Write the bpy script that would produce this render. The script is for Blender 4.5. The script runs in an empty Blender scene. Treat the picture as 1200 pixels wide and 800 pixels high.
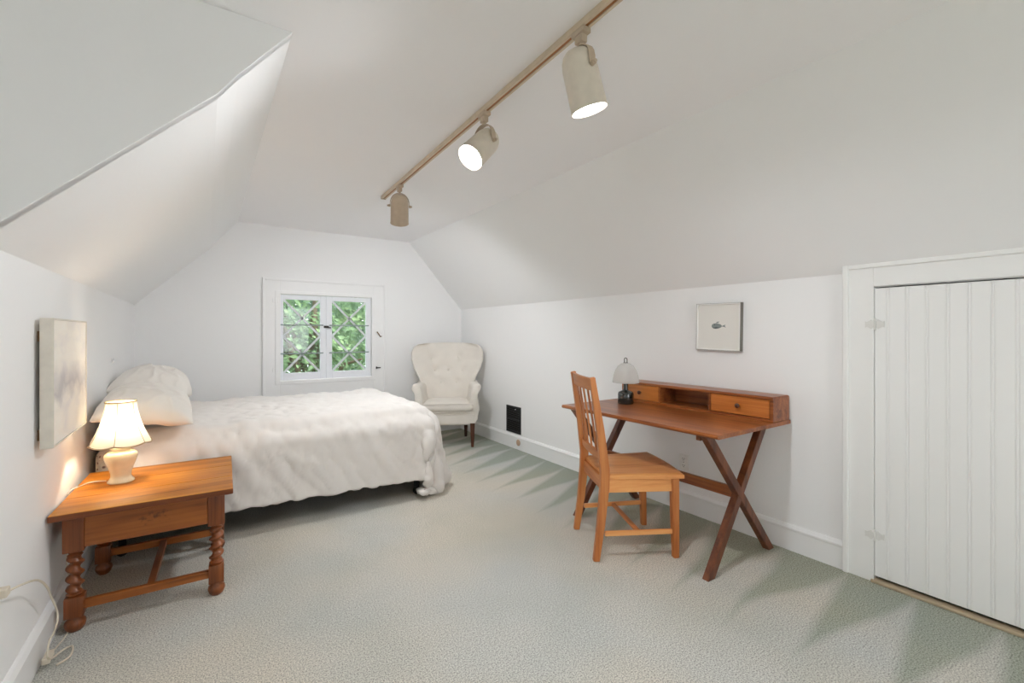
import bpy, bmesh, math, random
from mathutils import Vector, Matrix, noise

random.seed(11)
C = bpy.context.scene.collection
SC = bpy.context.scene
PI = math.pi


# ------------------------------------------------------------------ materials
def lin(c):
    return tuple((x / 12.92 if x <= 0.04045 else ((x + 0.055) / 1.055) ** 2.4) for x in c)


def rgb(r, g, b):
    return lin((r / 255, g / 255, b / 255)) + (1.0,)


def new_mat(name):
    m = bpy.data.materials.new(name)
    m.use_nodes = True
    nt = m.node_tree
    bsdf = nt.nodes['Principled BSDF']
    return m, nt, bsdf


def N(nt, typ, **kw):
    n = nt.nodes.new(typ)
    for k, v in kw.items():
        if k in n.inputs:
            n.inputs[k].default_value = v
        else:
            setattr(n, k, v)
    return n


def ramp(nt, stops, fac):
    r = nt.nodes.new('ShaderNodeValToRGB')
    el = r.color_ramp.elements
    while len(el) < len(stops):
        el.new(0.5)
    for e, (p, c) in zip(el, stops):
        e.position = p
        e.color = c
    nt.links.new(fac, r.inputs[0])
    return r.outputs[0]


def bump(nt, bsdf, height, strength, dist=0.01):
    b = nt.nodes.new('ShaderNodeBump')
    b.inputs['Strength'].default_value = strength
    b.inputs['Distance'].default_value = dist
    nt.links.new(height, b.inputs['Height'])
    nt.links.new(b.outputs[0], bsdf.inputs['Normal'])


def coords(nt, scale=(1, 1, 1), rot=(0, 0, 0), kind='Object'):
    tc = nt.nodes.new('ShaderNodeTexCoord')
    mp = nt.nodes.new('ShaderNodeMapping')
    mp.inputs['Scale'].default_value = scale
    mp.inputs['Rotation'].default_value = rot
    nt.links.new(tc.outputs[kind], mp.inputs[0])
    return mp.outputs[0]


def paint(name, col, rough=0.55, tex=0.0, tscale=60, var=0.0):
    m, nt, b = new_mat(name)
    b.inputs['Base Color'].default_value = col
    b.inputs['Roughness'].default_value = rough
    b.inputs['Specular IOR Level'].default_value = 0.3
    if tex or var:
        co = coords(nt)
        n = N(nt, 'ShaderNodeTexNoise', Scale=tscale, Detail=3.0)
        nt.links.new(co, n.inputs['Vector'])
        if tex:
            bump(nt, b, n.outputs['Fac'], tex, 0.004)
        if var:
            n2 = N(nt, 'ShaderNodeTexNoise', Scale=2.5, Detail=2.0)
            nt.links.new(co, n2.inputs['Vector'])
            dk = tuple(c * (1 - var) for c in col[:3]) + (1,)
            nt.links.new(ramp(nt, [(0.3, dk), (0.7, col)], n2.outputs['Fac']), b.inputs['Base Color'])
    return m


def wood(name, dark, mid, light, axis='y', rough=0.35, fine=1.0, spec=0.5, ring=6.0):
    m, nt, b = new_mat(name)
    st = {'x': (0.9, 14, 14), 'y': (14, 0.9, 14), 'z': (14, 14, 0.9)}[axis]
    co = coords(nt, st)
    n1 = N(nt, 'ShaderNodeTexNoise', Scale=1.0 * fine, Detail=6.0, Roughness=0.6, Distortion=0.6)
    nt.links.new(co, n1.inputs['Vector'])
    st2 = {'x': (3, 90, 90), 'y': (90, 3, 90), 'z': (90, 90, 3)}[axis]
    n2 = N(nt, 'ShaderNodeTexNoise', Scale=1.0 * fine, Detail=4.0)
    nt.links.new(coords(nt, st2), n2.inputs['Vector'])
    mx = nt.nodes.new('ShaderNodeMath')
    mx.operation = 'MULTIPLY_ADD'
    nt.links.new(n2.outputs['Fac'], mx.inputs[0])
    mx.inputs[1].default_value = 0.35
    nt.links.new(n1.outputs['Fac'], mx.inputs[2])
    col = ramp(nt, [(0.42, dark), (0.62, mid), (0.9, light)], mx.outputs[0])
    nt.links.new(col, b.inputs['Base Color'])
    b.inputs['Roughness'].default_value = rough
    b.inputs['Specular IOR Level'].default_value = spec
    bump(nt, b, n2.outputs['Fac'], 0.12, 0.002)
    return m


def fabric(name, col, rough=0.9, weave=400, strength=0.25, var=0.05, sheen=0.2):
    m, nt, b = new_mat(name)
    co = coords(nt)
    n = N(nt, 'ShaderNodeTexNoise', Scale=weave, Detail=2.0)
    nt.links.new(co, n.inputs['Vector'])
    n2 = N(nt, 'ShaderNodeTexNoise', Scale=9.0, Detail=3.0)
    nt.links.new(co, n2.inputs['Vector'])
    dk = tuple(c * (1 - var) for c in col[:3]) + (1,)
    nt.links.new(ramp(nt, [(0.3, dk), (0.7, col)], n2.outputs['Fac']), b.inputs['Base Color'])
    b.inputs['Roughness'].default_value = rough
    b.inputs['Specular IOR Level'].default_value = 0.15
    b.inputs['Sheen Weight'].default_value = sheen
    bump(nt, b, n.outputs['Fac'], strength, 0.002)
    return m


def emissive(name, col, strength):
    m, nt, b = new_mat(name)
    b.inputs['Base Color'].default_value = col
    b.inputs['Emission Color'].default_value = col
    b.inputs['Emission Strength'].default_value = strength
    return m


def plain(name, col, rough=0.5, metal=0.0, spec=0.5):
    m, nt, b = new_mat(name)
    co = coords(nt)
    n = N(nt, 'ShaderNodeTexNoise', Scale=25.0, Detail=2.0)
    nt.links.new(co, n.inputs['Vector'])
    dk = tuple(c * 0.9 for c in col[:3]) + (1,)
    nt.links.new(ramp(nt, [(0.3, dk), (0.7, col)], n.outputs['Fac']), b.inputs['Base Color'])
    b.inputs['Roughness'].default_value = rough
    b.inputs['Metallic'].default_value = metal
    b.inputs['Specular IOR Level'].default_value = spec
    return m


def carpet_mat():
    m, nt, b = new_mat('carpet')
    co = coords(nt)
    fine = N(nt, 'ShaderNodeTexNoise', Scale=175.0, Detail=3.0, Roughness=0.8)
    nt.links.new(co, fine.inputs['Vector'])
    med = N(nt, 'ShaderNodeTexNoise', Scale=45.0, Detail=3.0)
    nt.links.new(co, med.inputs['Vector'])
    # pile laid by the vacuum cleaner: wedge-shaped strokes pushed toward the right wall
    sep = nt.nodes.new('ShaderNodeSeparateXYZ'); nt.links.new(co, sep.inputs[0])
    wob = N(nt, 'ShaderNodeTexNoise', Scale=1.3, Detail=1.0)
    nt.links.new(co, wob.inputs['Vector'])

    def mth(op, a, b_=None, c_=None, clamp=False):
        q = nt.nodes.new('ShaderNodeMath'); q.operation = op; q.use_clamp = clamp
        for i, v in enumerate((a, b_, c_)):
            if v is None:
                continue
            if isinstance(v, (int, float)):
                q.inputs[i].default_value = v
            else:
                nt.links.new(v, q.inputs[i])
        return q.outputs[0]
    X, Y = sep.outputs['X'], sep.outputs['Y']
    wb = mth('MULTIPLY', mth('SUBTRACT', wob.outputs['Fac'], 0.5), 0.14)
    slant = mth('MULTIPLY', mth('DIVIDE', mth('SUBTRACT', Y, 1.2), 0.8, None, True), 0.38)
    yy = mth('ADD', mth('SUBTRACT', Y, mth('MULTIPLY', slant, mth('SUBTRACT', X, 2.0))), wb)
    tri = mth('MULTIPLY', mth('ABSOLUTE', mth('SUBTRACT', mth('FRACT', mth('DIVIDE', yy, 0.28)), 0.5)), 2.0)
    width = mth('DIVIDE', mth('SUBTRACT', 2.74, mth('ADD', X, mth('MULTIPLY', wb, 1.2))), 0.78)
    wedge = mth('ADD', mth('DIVIDE', mth('SUBTRACT', width, tri), 0.36), 0.5, None, True)
    big = N(nt, 'ShaderNodeTexNoise', Scale=1.5, Detail=4.0, Roughness=0.6, Distortion=0.3)
    nt.links.new(co, big.inputs['Vector'])
    big2 = N(nt, 'ShaderNodeTexNoise', Scale=0.9, Detail=2.0)
    nt.links.new(co, big2.inputs['Vector'])
    lay = mth('MULTIPLY', wedge, mth('MULTIPLY_ADD', big.outputs['Fac'], 1.3, 0.25), None, True)
    base = ramp(nt, [(0.0, rgb(180, 186, 175)), (0.5, rgb(201, 204, 198)), (1.0, rgb(217, 217, 213))], lay)
    tint = ramp(nt, [(0.36, rgb(242, 243, 242)), (0.58, rgb(255, 247, 236))], big2.outputs['Fac'])
    mul = nt.nodes.new('ShaderNodeMix'); mul.data_type = 'RGBA'; mul.blend_type = 'MULTIPLY'
    mul.inputs['Factor'].default_value = 1.0
    nt.links.new(base, mul.inputs[6]); nt.links.new(tint, mul.inputs[7])
    spk = ramp(nt, [(0.38, (0.42, 0.42, 0.42, 1)), (0.56, (1.13, 1.13, 1.13, 1))], fine.outputs['Fac'])
    mul2 = nt.nodes.new('ShaderNodeMix'); mul2.data_type = 'RGBA'; mul2.blend_type = 'MULTIPLY'
    mul2.inputs['Factor'].default_value = 1.0
    nt.links.new(mul.outputs[2], mul2.inputs[6]); nt.links.new(spk, mul2.inputs[7])
    nt.links.new(mul2.outputs[2], b.inputs['Base Color'])
    b.inputs['Roughness'].default_value = 1.0
    b.inputs['Specular IOR Level'].default_value = 0.05
    add = nt.nodes.new('ShaderNodeMath'); add.operation = 'ADD'
    nt.links.new(fine.outputs['Fac'], add.inputs[0]); nt.links.new(med.outputs['Fac'], add.inputs[1])
    bump(nt, b, add.outputs[0], 0.55, 0.007)
    return m


def floral_mat():
    m, nt, b = new_mat('floral_fabric')
    co = coords(nt)
    v = N(nt, 'ShaderNodeTexVoronoi', Scale=42.0)
    nt.links.new(co, v.inputs['Vector'])
    n = N(nt, 'ShaderNodeTexNoise', Scale=30.0, Detail=4.0)
    nt.links.new(co, n.inputs['Vector'])
    a = nt.nodes.new('ShaderNodeMath'); a.operation = 'ADD'
    nt.links.new(v.outputs['Distance'], a.inputs[0]); nt.links.new(n.outputs['Fac'], a.inputs[1])
    col = ramp(nt, [(0.62, rgb(96, 82, 78)), (0.72, rgb(190, 160, 146)), (0.85, rgb(232, 222, 208))], a.outputs[0])
    nt.links.new(col, b.inputs['Base Color'])
    b.inputs['Roughness'].default_value = 0.9
    return m


def glass_mat(name='window_glass', tint=(0.93, 0.97, 0.95, 1)):
    m = bpy.data.materials.new(name); m.use_nodes = True
    nt = m.node_tree; nt.nodes.clear()
    out = nt.nodes.new('ShaderNodeOutputMaterial')
    tr = nt.nodes.new('ShaderNodeBsdfTransparent'); tr.inputs[0].default_value = tint
    gl = nt.nodes.new('ShaderNodeBsdfGlossy'); gl.inputs['Roughness'].default_value = 0.03
    fr = nt.nodes.new('ShaderNodeFresnel'); fr.inputs[0].default_value = 1.45
    mx = nt.nodes.new('ShaderNodeMixShader')
    nt.links.new(fr.outputs[0], mx.inputs[0]); nt.links.new(tr.outputs[0], mx.inputs[1]); nt.links.new(gl.outputs[0], mx.inputs[2])
    nt.links.new(mx.outputs[0], out.inputs[0])
    return m


def shade_mat(name, col, trans=0.55, clear=0.0):
    m = bpy.data.materials.new(name); m.use_nodes = True
    nt = m.node_tree; nt.nodes.clear()
    out = nt.nodes.new('ShaderNodeOutputMaterial')
    di = nt.nodes.new('ShaderNodeBsdfDiffuse'); di.inputs[0].default_value = col
    tl = nt.nodes.new('ShaderNodeBsdfTranslucent'); tl.inputs[0].default_value = col
    mx = nt.nodes.new('ShaderNodeMixShader'); mx.inputs[0].default_value = trans
    n = nt.nodes.new('ShaderNodeTexNoise'); n.inputs['Scale'].default_value = 60
    nt.links.new(coords(nt), n.inputs['Vector'])
    bp = nt.nodes.new('ShaderNodeBump'); bp.inputs['Strength'].default_value = 0.15
    bp.inputs['Distance'].default_value = 0.002
    nt.links.new(n.outputs['Fac'], bp.inputs['Height'])
    nt.links.new(bp.outputs[0], di.inputs['Normal'])
    nt.links.new(di.outputs[0], mx.inputs[1]); nt.links.new(tl.outputs[0], mx.inputs[2])
    last = mx.outputs[0]
    if clear:
        tr = nt.nodes.new('ShaderNodeBsdfTransparent')
        m2 = nt.nodes.new('ShaderNodeMixShader'); m2.inputs[0].default_value = clear
        nt.links.new(last, m2.inputs[1]); nt.links.new(tr.outputs[0], m2.inputs[2])
        last = m2.outputs[0]
    nt.links.new(last, out.inputs[0])
    return m


def leaf_mat(name, a, b_, c):
    m = bpy.data.materials.new(name); m.use_nodes = True
    nt = m.node_tree; nt.nodes.clear()
    out = nt.nodes.new('ShaderNodeOutputMaterial')
    n = nt.nodes.new('ShaderNodeTexNoise'); n.inputs['Scale'].default_value = 3.0; n.inputs['Detail'].default_value = 6.0
    nt.links.new(coords(nt), n.inputs['Vector'])
    col = ramp(nt, [(0.3, a), (0.5, b_), (0.7, c)], n.outputs['Fac'])
    di = nt.nodes.new('ShaderNodeBsdfDiffuse'); tl = nt.nodes.new('ShaderNodeBsdfTranslucent')
    nt.links.new(col, di.inputs[0]); nt.links.new(col, tl.inputs[0])
    mx = nt.nodes.new('ShaderNodeMixShader'); mx.inputs[0].default_value = 0.4
    nt.links.new(di.outputs[0], mx.inputs[1]); nt.links.new(tl.outputs[0], mx.inputs[2])
    nt.links.new(mx.outputs[0], out.inputs[0])
    return m


WHITE = paint('wall_paint', rgb(243, 243, 243), 0.6, 0.10, 45)
CEIL = paint('ceiling_paint', rgb(247, 246, 247), 0.7, 0.10, 35)
TRIM = paint('trim_paint', rgb(242, 242, 242), 0.4, 0.04, 30)
DOORP = paint('door_paint', rgb(238, 238, 236), 0.42, 0.05, 30)
SASHP = paint('sash_paint', rgb(238, 240, 245), 0.4, 0.03, 30)
LEAD = paint('muntin_paint', rgb(214, 218, 222), 0.45)
BAR = paint('saddle_bar_paint', rgb(150, 160, 160), 0.5)
CARPET = carpet_mat()
DARK = plain('recess_shade', rgb(30, 27, 25), 0.9)  # near-black colour put in for the shade inside duct and outlet slots
DESKY = wood('desk_walnut_long', rgb(80, 40, 18), rgb(138, 74, 34), rgb(182, 112, 58), 'y', 0.28)
DESKX = wood('desk_walnut_cross', rgb(78, 40, 20), rgb(122, 66, 32), rgb(160, 96, 50), 'x', 0.4)
DESKZ = wood('desk_walnut_upright', rgb(58, 29, 16), rgb(96, 50, 27), rgb(132, 76, 42), 'z', 0.4)
DRAWERY = wood('drawer_cherry', rgb(154, 84, 32), rgb(192, 112, 48), rgb(216, 140, 68), 'y', 0.35)
OAKZ = wood('chair_oak_upright', rgb(148, 80, 36), rgb(186, 112, 58), rgb(206, 138, 78), 'z', 0.4)
OAKY = wood('chair_oak_long', rgb(190, 114, 58), rgb(226, 154, 90), rgb(240, 180, 114), 'y', 0.35)
OAKX = wood('chair_oak_cross', rgb(150, 82, 38), rgb(188, 114, 60), rgb(208, 140, 80), 'x', 0.4)
ANTX = wood('antique_pine_long', rgb(126, 70, 16), rgb(178, 108, 30), rgb(210, 142, 48), 'x', 0.4, 1.3, 0.25)
ANTAX = wood('antique_apron', rgb(100, 50, 16), rgb(142, 78, 28), rgb(172, 102, 42), 'x', 0.35, 1.0)
ANTZ = wood('antique_leg', rgb(76, 38, 16), rgb(118, 62, 28), rgb(152, 86, 42), 'z', 0.3)
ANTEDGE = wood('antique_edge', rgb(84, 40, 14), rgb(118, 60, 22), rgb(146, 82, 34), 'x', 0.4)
ANTY = wood('antique_cross', rgb(96, 48, 22), rgb(134, 72, 34), rgb(164, 98, 50), 'y', 0.35)
LEGDARK = wood('dark_leg_wood', rgb(40, 20, 12), rgb(72, 38, 24), rgb(98, 56, 36), 'z', 0.3)
DUVET = fabric('duvet_cotton', rgb(234, 229, 224), 0.85, 500, 0.12, 0.03)
PILLOW = fabric('pillow_cotton', rgb(236, 231, 224), 0.85, 500, 0.12, 0.03)
LINEN = fabric('armchair_linen', rgb(228, 222, 213), 0.9, 260, 0.3, 0.05)
FLORAL = floral_mat()
TICK = fabric('box_spring_cloth', rgb(60, 56, 54), 0.9)
IRON = plain('black_iron', rgb(24, 23, 23), 0.55, 0.3)
CREAMP = plain('aged_cream_plastic', rgb(222, 212, 196), 0.45)
TANP = plain('aged_tan_plastic', rgb(196, 178, 156), 0.5)
RAILP = plain('rail_beige', rgb(216, 198, 174), 0.45)
GROOVE = plain('rail_groove_copper', rgb(168, 112, 62), 0.45, 0.3)
BULB = emissive('spot_bulb', (1.0, 0.98, 0.94, 1), 9.0)
CERAM = plain('cream_glazed_ceramic', rgb(232, 218, 186), 0.2)
SHADE = shade_mat('lamp_shade_cloth', rgb(240, 233, 216), 0.16)
SHADETRIM = fabric('shade_trim', rgb(186, 164, 128), 0.9)
CANVASW = None
GLASS = glass_mat()
BRASS = plain('old_brass', rgb(120, 86, 52), 0.45, 0.7)
GUN = plain('dark_hardware', rgb(70, 68, 64), 0.4, 0.6)
CORDW = plain('cream_cord', rgb(226, 216, 198), 0.5)
PLATE = plain('outlet_plate', rgb(242, 241, 238), 0.4)
BLACKG = plain('black_vent_paint', rgb(30, 31, 34), 0.5)
CAPW = wood('cap_wood', rgb(150, 116, 92), rgb(192, 160, 134), rgb(210, 184, 160), 'y', 0.5)
FRAMEW = paint('white_frame', rgb(236, 235, 232), 0.4)
FRAMES = plain('grey_frame_side', rgb(120, 118, 110), 0.4)
PAPER = paint('print_paper', rgb(232, 230, 224), 0.8)
INK = plain('grey_ink', rgb(140, 148, 146), 0.8)
SMOKED = plain('dark_bottle_glass', rgb(28, 32, 30), 0.08, 0.0, 0.8)
FROST = shade_mat('frosted_dome_glass', rgb(244, 245, 243), 0.5, 0.45)


def canvas_mat():
    m, nt, b = new_mat('canvas_wash')
    co = coords(nt, (1, 1, 1))
    n = N(nt, 'ShaderNodeTexNoise', Scale=3.2, Detail=5.0, Distortion=0.5)
    nt.links.new(coords(nt, (1, 1.6, 3.2)), n.inputs['Vector'])
    col = ramp(nt, [(0.38, rgb(236, 231, 226)), (0.55, rgb(246, 240, 230)), (0.72, rgb(248, 244, 236))], n.outputs['Fac'])
    # a smoky grey smear running across the middle of the picture
    sep = nt.nodes.new('ShaderNodeSeparateXYZ'); nt.links.new(co, sep.inputs[0])
    n2 = N(nt, 'ShaderNodeTexNoise', Scale=7.0, Detail=5.0)
    nt.links.new(co, n2.inputs['Vector'])
    ma = nt.nodes.new('ShaderNodeMath'); ma.operation = 'MULTIPLY_ADD'
    nt.links.new(n2.outputs['Fac'], ma.inputs[0]); ma.inputs[1].default_value = 0.22
    nt.links.new(sep.outputs['Z'], ma.inputs[2])
    msk = ramp(nt, [(0.27, (0, 0, 0, 1)), (0.32, (1, 1, 1, 1)), (0.35, (0.7, 0.7, 0.7, 1)), (0.42, (0, 0, 0, 1))], ma.outputs[0])
    mx = nt.nodes.new('ShaderNodeMix'); mx.data_type = 'RGBA'
    sc = nt.nodes.new('ShaderNodeMath'); sc.operation = 'MULTIPLY'; sc.inputs[1].default_value = 0.7
    nt.links.new(msk, sc.inputs[0]); nt.links.new(sc.outputs[0], mx.inputs[0])
    nt.links.new(col, mx.inputs[6]); mx.inputs[7].default_value = rgb(176, 172, 176)
    nt.links.new(mx.outputs[2], b.inputs['Base Color'])
    b.inputs['Roughness'].default_value = 0.8
    w = N(nt, 'ShaderNodeTexNoise', Scale=300.0)
    nt.links.new(co, w.inputs['Vector'])
    bump(nt, b, w.outputs['Fac'], 0.2, 0.001)
    return m


CANVASW = canvas_mat()


# ------------------------------------------------------------------ mesh helpers
class B:
    """Collects shapes into one mesh."""

    def __init__(self):
        self.bm = bmesh.new()

    def _add(self, bm2, mat=None):
        if mat is not None:
            bmesh.ops.transform(bm2, matrix=mat, verts=bm2.verts)
        me = bpy.data.meshes.new('tmp')
        bm2.to_mesh(me); bm2.free()
        self.bm.from_mesh(me)
        bpy.data.meshes.remove(me)
        return self

    def box(self, x0, x1, y0, y1, z0, z1, bev=0.0, seg=2, mat=None):
        b = bmesh.new()
        bmesh.ops.create_cube(b, size=1)
        for v in b.verts:
            v.co = Vector(((x0 + x1) / 2 + v.co.x * (x1 - x0), (y0 + y1) / 2 + v.co.y * (y1 - y0), (z0 + z1) / 2 + v.co.z * (z1 - z0)))
        if bev > 0:
            bmesh.ops.bevel(b, geom=b.edges[:], offset=bev, segments=seg, affect='EDGES', profile=0.5)
        return self._add(b, mat)

    def prism(self, pts, axis, a0, a1, bev=0.0):
        """Extrude a closed 2D outline along an axis."""
        b = bmesh.new()

        def P(p, a):
            return {'x': (a, p[0], p[1]), 'y': (p[0], a, p[1]), 'z': (p[0], p[1], a)}[axis]
        v0 = [b.verts.new(P(p, a0)) for p in pts]
        v1 = [b.verts.new(P(p, a1)) for p in pts]
        b.faces.new(v0); b.faces.new(v1[::-1])
        n = len(pts)
        for i in range(n):
            b.faces.new((v0[i], v1[i], v1[(i + 1) % n], v0[(i + 1) % n]))
        bmesh.ops.recalc_face_normals(b, faces=b.faces)
        if bev:
            bmesh.ops.bevel(b, geom=b.edges[:], offset=bev, segments=2, affect='EDGES')
        return self._add(b)

    def beam(self, p0, p1, w, h, up=(0, 0, 1), bev=0.0, w1=None, h1=None):
        p0, p1 = Vector(p0), Vector(p1)
        d = (p1 - p0).normalized()
        s = d.cross(Vector(up)).normalized()
        u = s.cross(d).normalized()
        w1 = w if w1 is None else w1
        h1 = h if h1 is None else h1
        b = bmesh.new()
        vs = []
        for p, a, c in ((p0, w, h), (p1, w1, h1)):
            vs.append([b.verts.new(p + s * sx * a / 2 + u * sy * c / 2) for sx, sy in ((-1, -1), (1, -1), (1, 1), (-1, 1))])
        b.faces.new(vs[0]); b.faces.new(vs[1][::-1])
        for i in range(4):
            b.faces.new((vs[0][i], vs[1][i], vs[1][(i + 1) % 4], vs[0][(i + 1) % 4]))
        bmesh.ops.recalc_face_normals(b, faces=b.faces)
        if bev:
            bmesh.ops.bevel(b, geom=b.edges[:], offset=bev, segments=2, affect='EDGES')
        return self._add(b)

    def sweep(self, pts, sizes, ref=(1, 0, 0), bev=0.0):
        """Rectangular section through a list of points; sizes (w along ref, h)."""
        b = bmesh.new()
        pts = [Vector(p) for p in pts]
        ref = Vector(ref)
        rings = []
        for i, p in enumerate(pts):
            d = (pts[min(i + 1, len(pts) - 1)] - pts[max(i - 1, 0)]).normalized()
            n = d.cross(ref).normalized()
            w, h = sizes[i]
            rings.append([b.verts.new(p + ref * sx * w / 2 + n * sy * h / 2) for sx, sy in ((-1, -1), (1, -1), (1, 1), (-1, 1))])
        b.faces.new(rings[0]); b.faces.new(rings[-1][::-1])
        for r0, r1 in zip(rings, rings[1:]):
            for i in range(4):
                b.faces.new((r0[i], r1[i], r1[(i + 1) % 4], r0[(i + 1) % 4]))
        bmesh.ops.recalc_face_normals(b, faces=b.faces)
        if bev:
            es = [e for e in b.edges if e.calc_face_angle(0) > 0.7]
            bmesh.ops.bevel(b, geom=es, offset=bev, segments=2, affect='EDGES')
        return self._add(b)

    def tube(self, pts, r, seg=10, caps=True):
        b = bmesh.new()
        pts = [Vector(p) for p in pts]
        rad = r if isinstance(r, (list, tuple)) else [r] * len(pts)
        rings = []
        prev = None
        for i, p in enumerate(pts):
            d = (pts[min(i + 1, len(pts) - 1)] - pts[max(i - 1, 0)]).normalized()
            if prev is None:
                a = Vector((0, 0, 1)) if abs(d.z) < 0.9 else Vector((1, 0, 0))
                s = d.cross(a).normalized()
            else:
                s = (prev - d * prev.dot(d)).normalized()
            prev = s
            u = d.cross(s)
            rings.append([b.verts.new(p + (s * math.cos(2 * PI * k / seg) + u * math.sin(2 * PI * k / seg)) * rad[i]) for k in range(seg)])
        for r0, r1 in zip(rings, rings[1:]):
            for k in range(seg):
                b.faces.new((r0[k], r0[(k + 1) % seg], r1[(k + 1) % seg], r1[k]))
        if caps:
            b.faces.new(rings[0][::-1]); b.faces.new(rings[-1])
        bmesh.ops.recalc_face_normals(b, faces=b.faces)
        return self._add(b)

    def lathe(self, prof, seg=32, c=(0, 0, 0), mat=None, closed=False):
        """prof: (r, z) points; r == 0 closes the end."""
        b = bmesh.new()
        rings = []
        for r, z in prof:
            if r <= 1e-6:
                rings.append([b.verts.new((c[0], c[1], c[2] + z))])
            else:
                rings.append([b.verts.new((c[0] + r * math.cos(2 * PI * k / seg), c[1] + r * math.sin(2 * PI * k / seg), c[2] + z)) for k in range(seg)])
        pairs = list(zip(rings, rings[1:]))
        if closed:
            pairs.append((rings[-1], rings[0]))
        for r0, r1 in pairs:
            for k in range(seg):
                k2 = (k + 1) % seg
                f = [r0[k % len(r0)], r0[k2 % len(r0)], r1[k2 % len(r1)], r1[k % len(r1)]]
                f = list(dict.fromkeys(f))
                if len(f) >= 3:
                    b.faces.new(f)
        bmesh.ops.recalc_face_normals(b, faces=b.faces)
        return self._add(b, mat)

    def twist(self, c, z0, z1, r, ecc, turns, seg=20, steps=60):
        """Barley-twist turning: a round section carried around the axis."""
        b = bmesh.new()
        rings = []
        for i in range(steps + 1):
            t = i / steps
            a = 2 * PI * turns * t
            e = ecc * min(1, t * 8, (1 - t) * 8)
            cx, cy = c[0] + e * math.cos(a), c[1] + e * math.sin(a)
            z = z0 + (z1 - z0) * t
            rings.append([b.verts.new((cx + r * math.cos(2 * PI * k / seg), cy + r * math.sin(2 * PI * k / seg), z)) for k in range(seg)])
        for r0, r1 in zip(rings, rings[1:]):
            for k in range(seg):
                b.faces.new((r0[k], r0[(k + 1) % seg], r1[(k + 1) % seg], r1[k]))
        b.faces.new(rings[0][::-1]); b.faces.new(rings[-1])
        bmesh.ops.recalc_face_normals(b, faces=b.faces)
        return self._add(b)

    def grid(self, f, nu, nv, close_u=False):
        b = bmesh.new()
        vs = [[b.verts.new(f(i / nu, j / nv)) for j in range(nv + 1)] for i in range(nu + (0 if close_u else 1))]
        n = len(vs)
        for i in range(nu):
            for j in range(nv):
                b.faces.new((vs[i][j], vs[(i + 1) % n][j], vs[(i + 1) % n][j + 1], vs[i][j + 1]))
        return self._add(b)

    def build(self, name, mat, parent=None, smooth=None, base=None):
        """Link as one object. Coordinates are world ones when base is None and
        there is no parent (the origin then moves to the base centre of the mesh);
        with a parent they are in the parent's own space."""
        bm = self.bm
        origin = Vector((0, 0, 0))
        if parent is None:
            xs = [v.co.x for v in bm.verts]; ys = [v.co.y for v in bm.verts]; zs = [v.co.z for v in bm.verts]
            origin = Vector(base) if base else Vector(((min(xs) + max(xs)) / 2, (min(ys) + max(ys)) / 2, min(zs)))
            bmesh.ops.translate(bm, verts=bm.verts, vec=-origin)
        me = bpy.data.meshes.new(name)
        bm.to_mesh(me); bm.free()
        me.materials.append(mat)
        o = bpy.data.objects.new(name, me)
        C.objects.link(o)
        o.location = origin
        if parent is not None:
            o.parent = parent
        if smooth is not None:
            for p in me.polygons:
                p.use_smooth = True
            if smooth < 3:
                me.set_sharp_from_angle(angle=smooth)
        return o


def empty(name, loc, rz=0.0):
    o = bpy.data.objects.new(name, None)
    C.objects.link(o)
    o.location = loc
    o.rotation_euler = (0, 0, rz)
    o.empty_display_size = 0.1
    return o


def tag(o, label, cat, group=None, kind=None):
    o['label'] = label
    o['category'] = cat
    if group:
        o['group'] = group
    if kind:
        o['kind'] = kind
    return o


def struct(o, label=None, cat=None):
    o['kind'] = 'structure'
    if label:
        o['label'] = label
        o['category'] = cat
    return o


def thing(name, label, cat, loc, rz=0.0, group=None):
    return tag(empty(name, loc, rz), label, cat, group)


def shift(bld, v):
    bmesh.ops.translate(bld.bm, verts=bld.bm.verts, vec=Vector(v))
    return bld


# ------------------------------------------------------------------ room shell
XR, XL, YB = 2.81, -0.53, 5.34         # right wall, left wall, back wall (inner faces)
ZC = 2.38                              # flat ceiling
YN = 1.866                             # where the dormer ends
XD = -2.0                              # dormer's outer wall
YF = -1.7                              # wall behind the camera
T = 0.12

fl = B().box(XD - T, XR + 0.5, YF - T, YB + T, -0.1, 0.0).build('floor', CARPET, None, None, (0, 0, 0))
struct(fl, 'grey-green carpet with vacuum marks covering the whole floor', 'carpet')

struct(B().box(XD - T, XR + T, YF - T, YB + T, ZC, ZC + 0.1).build('ceiling', CEIL),
       'flat white ceiling strip between the two slopes', 'ceiling')

# right knee wall with the opening of the low door
DY0, DY1, DZ = 0.20, 0.862, 1.485
b = B()
b.box(XR, XR + T, DY1, YB + T, 0, 1.75)
b.box(XR, XR + T, YF, DY0, 0, 1.75)
b.box(XR, XR + T, DY0, DY1, DZ, 1.75)
b.box(XR + 0.3, XR + 0.34, DY0 - 0.1, DY1 + 0.1, 0, DZ + 0.1)
b.box(XR + T, XR + 0.3, DY0 - 0.04, DY0, 0, DZ)
b.box(XR + T, XR + 0.3, DY1, DY1 + 0.04, 0, DZ)
b.box(XR + T, XR + 0.3, DY0 - 0.04, DY1 + 0.04, DZ, DZ + 0.05)
struct(b.build('wall_right', WHITE), 'white knee wall along the desk side', 'wall')
struct(B().prism([(XR, 1.568), (2.093, ZC), (2.093, ZC + 0.1), (XR + T, ZC + 0.1), (XR + T, 1.568)], 'y', YF, YB + T).build('ceiling_right', WHITE),
       'white sloping ceiling above the desk and low door', 'ceiling')

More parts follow.
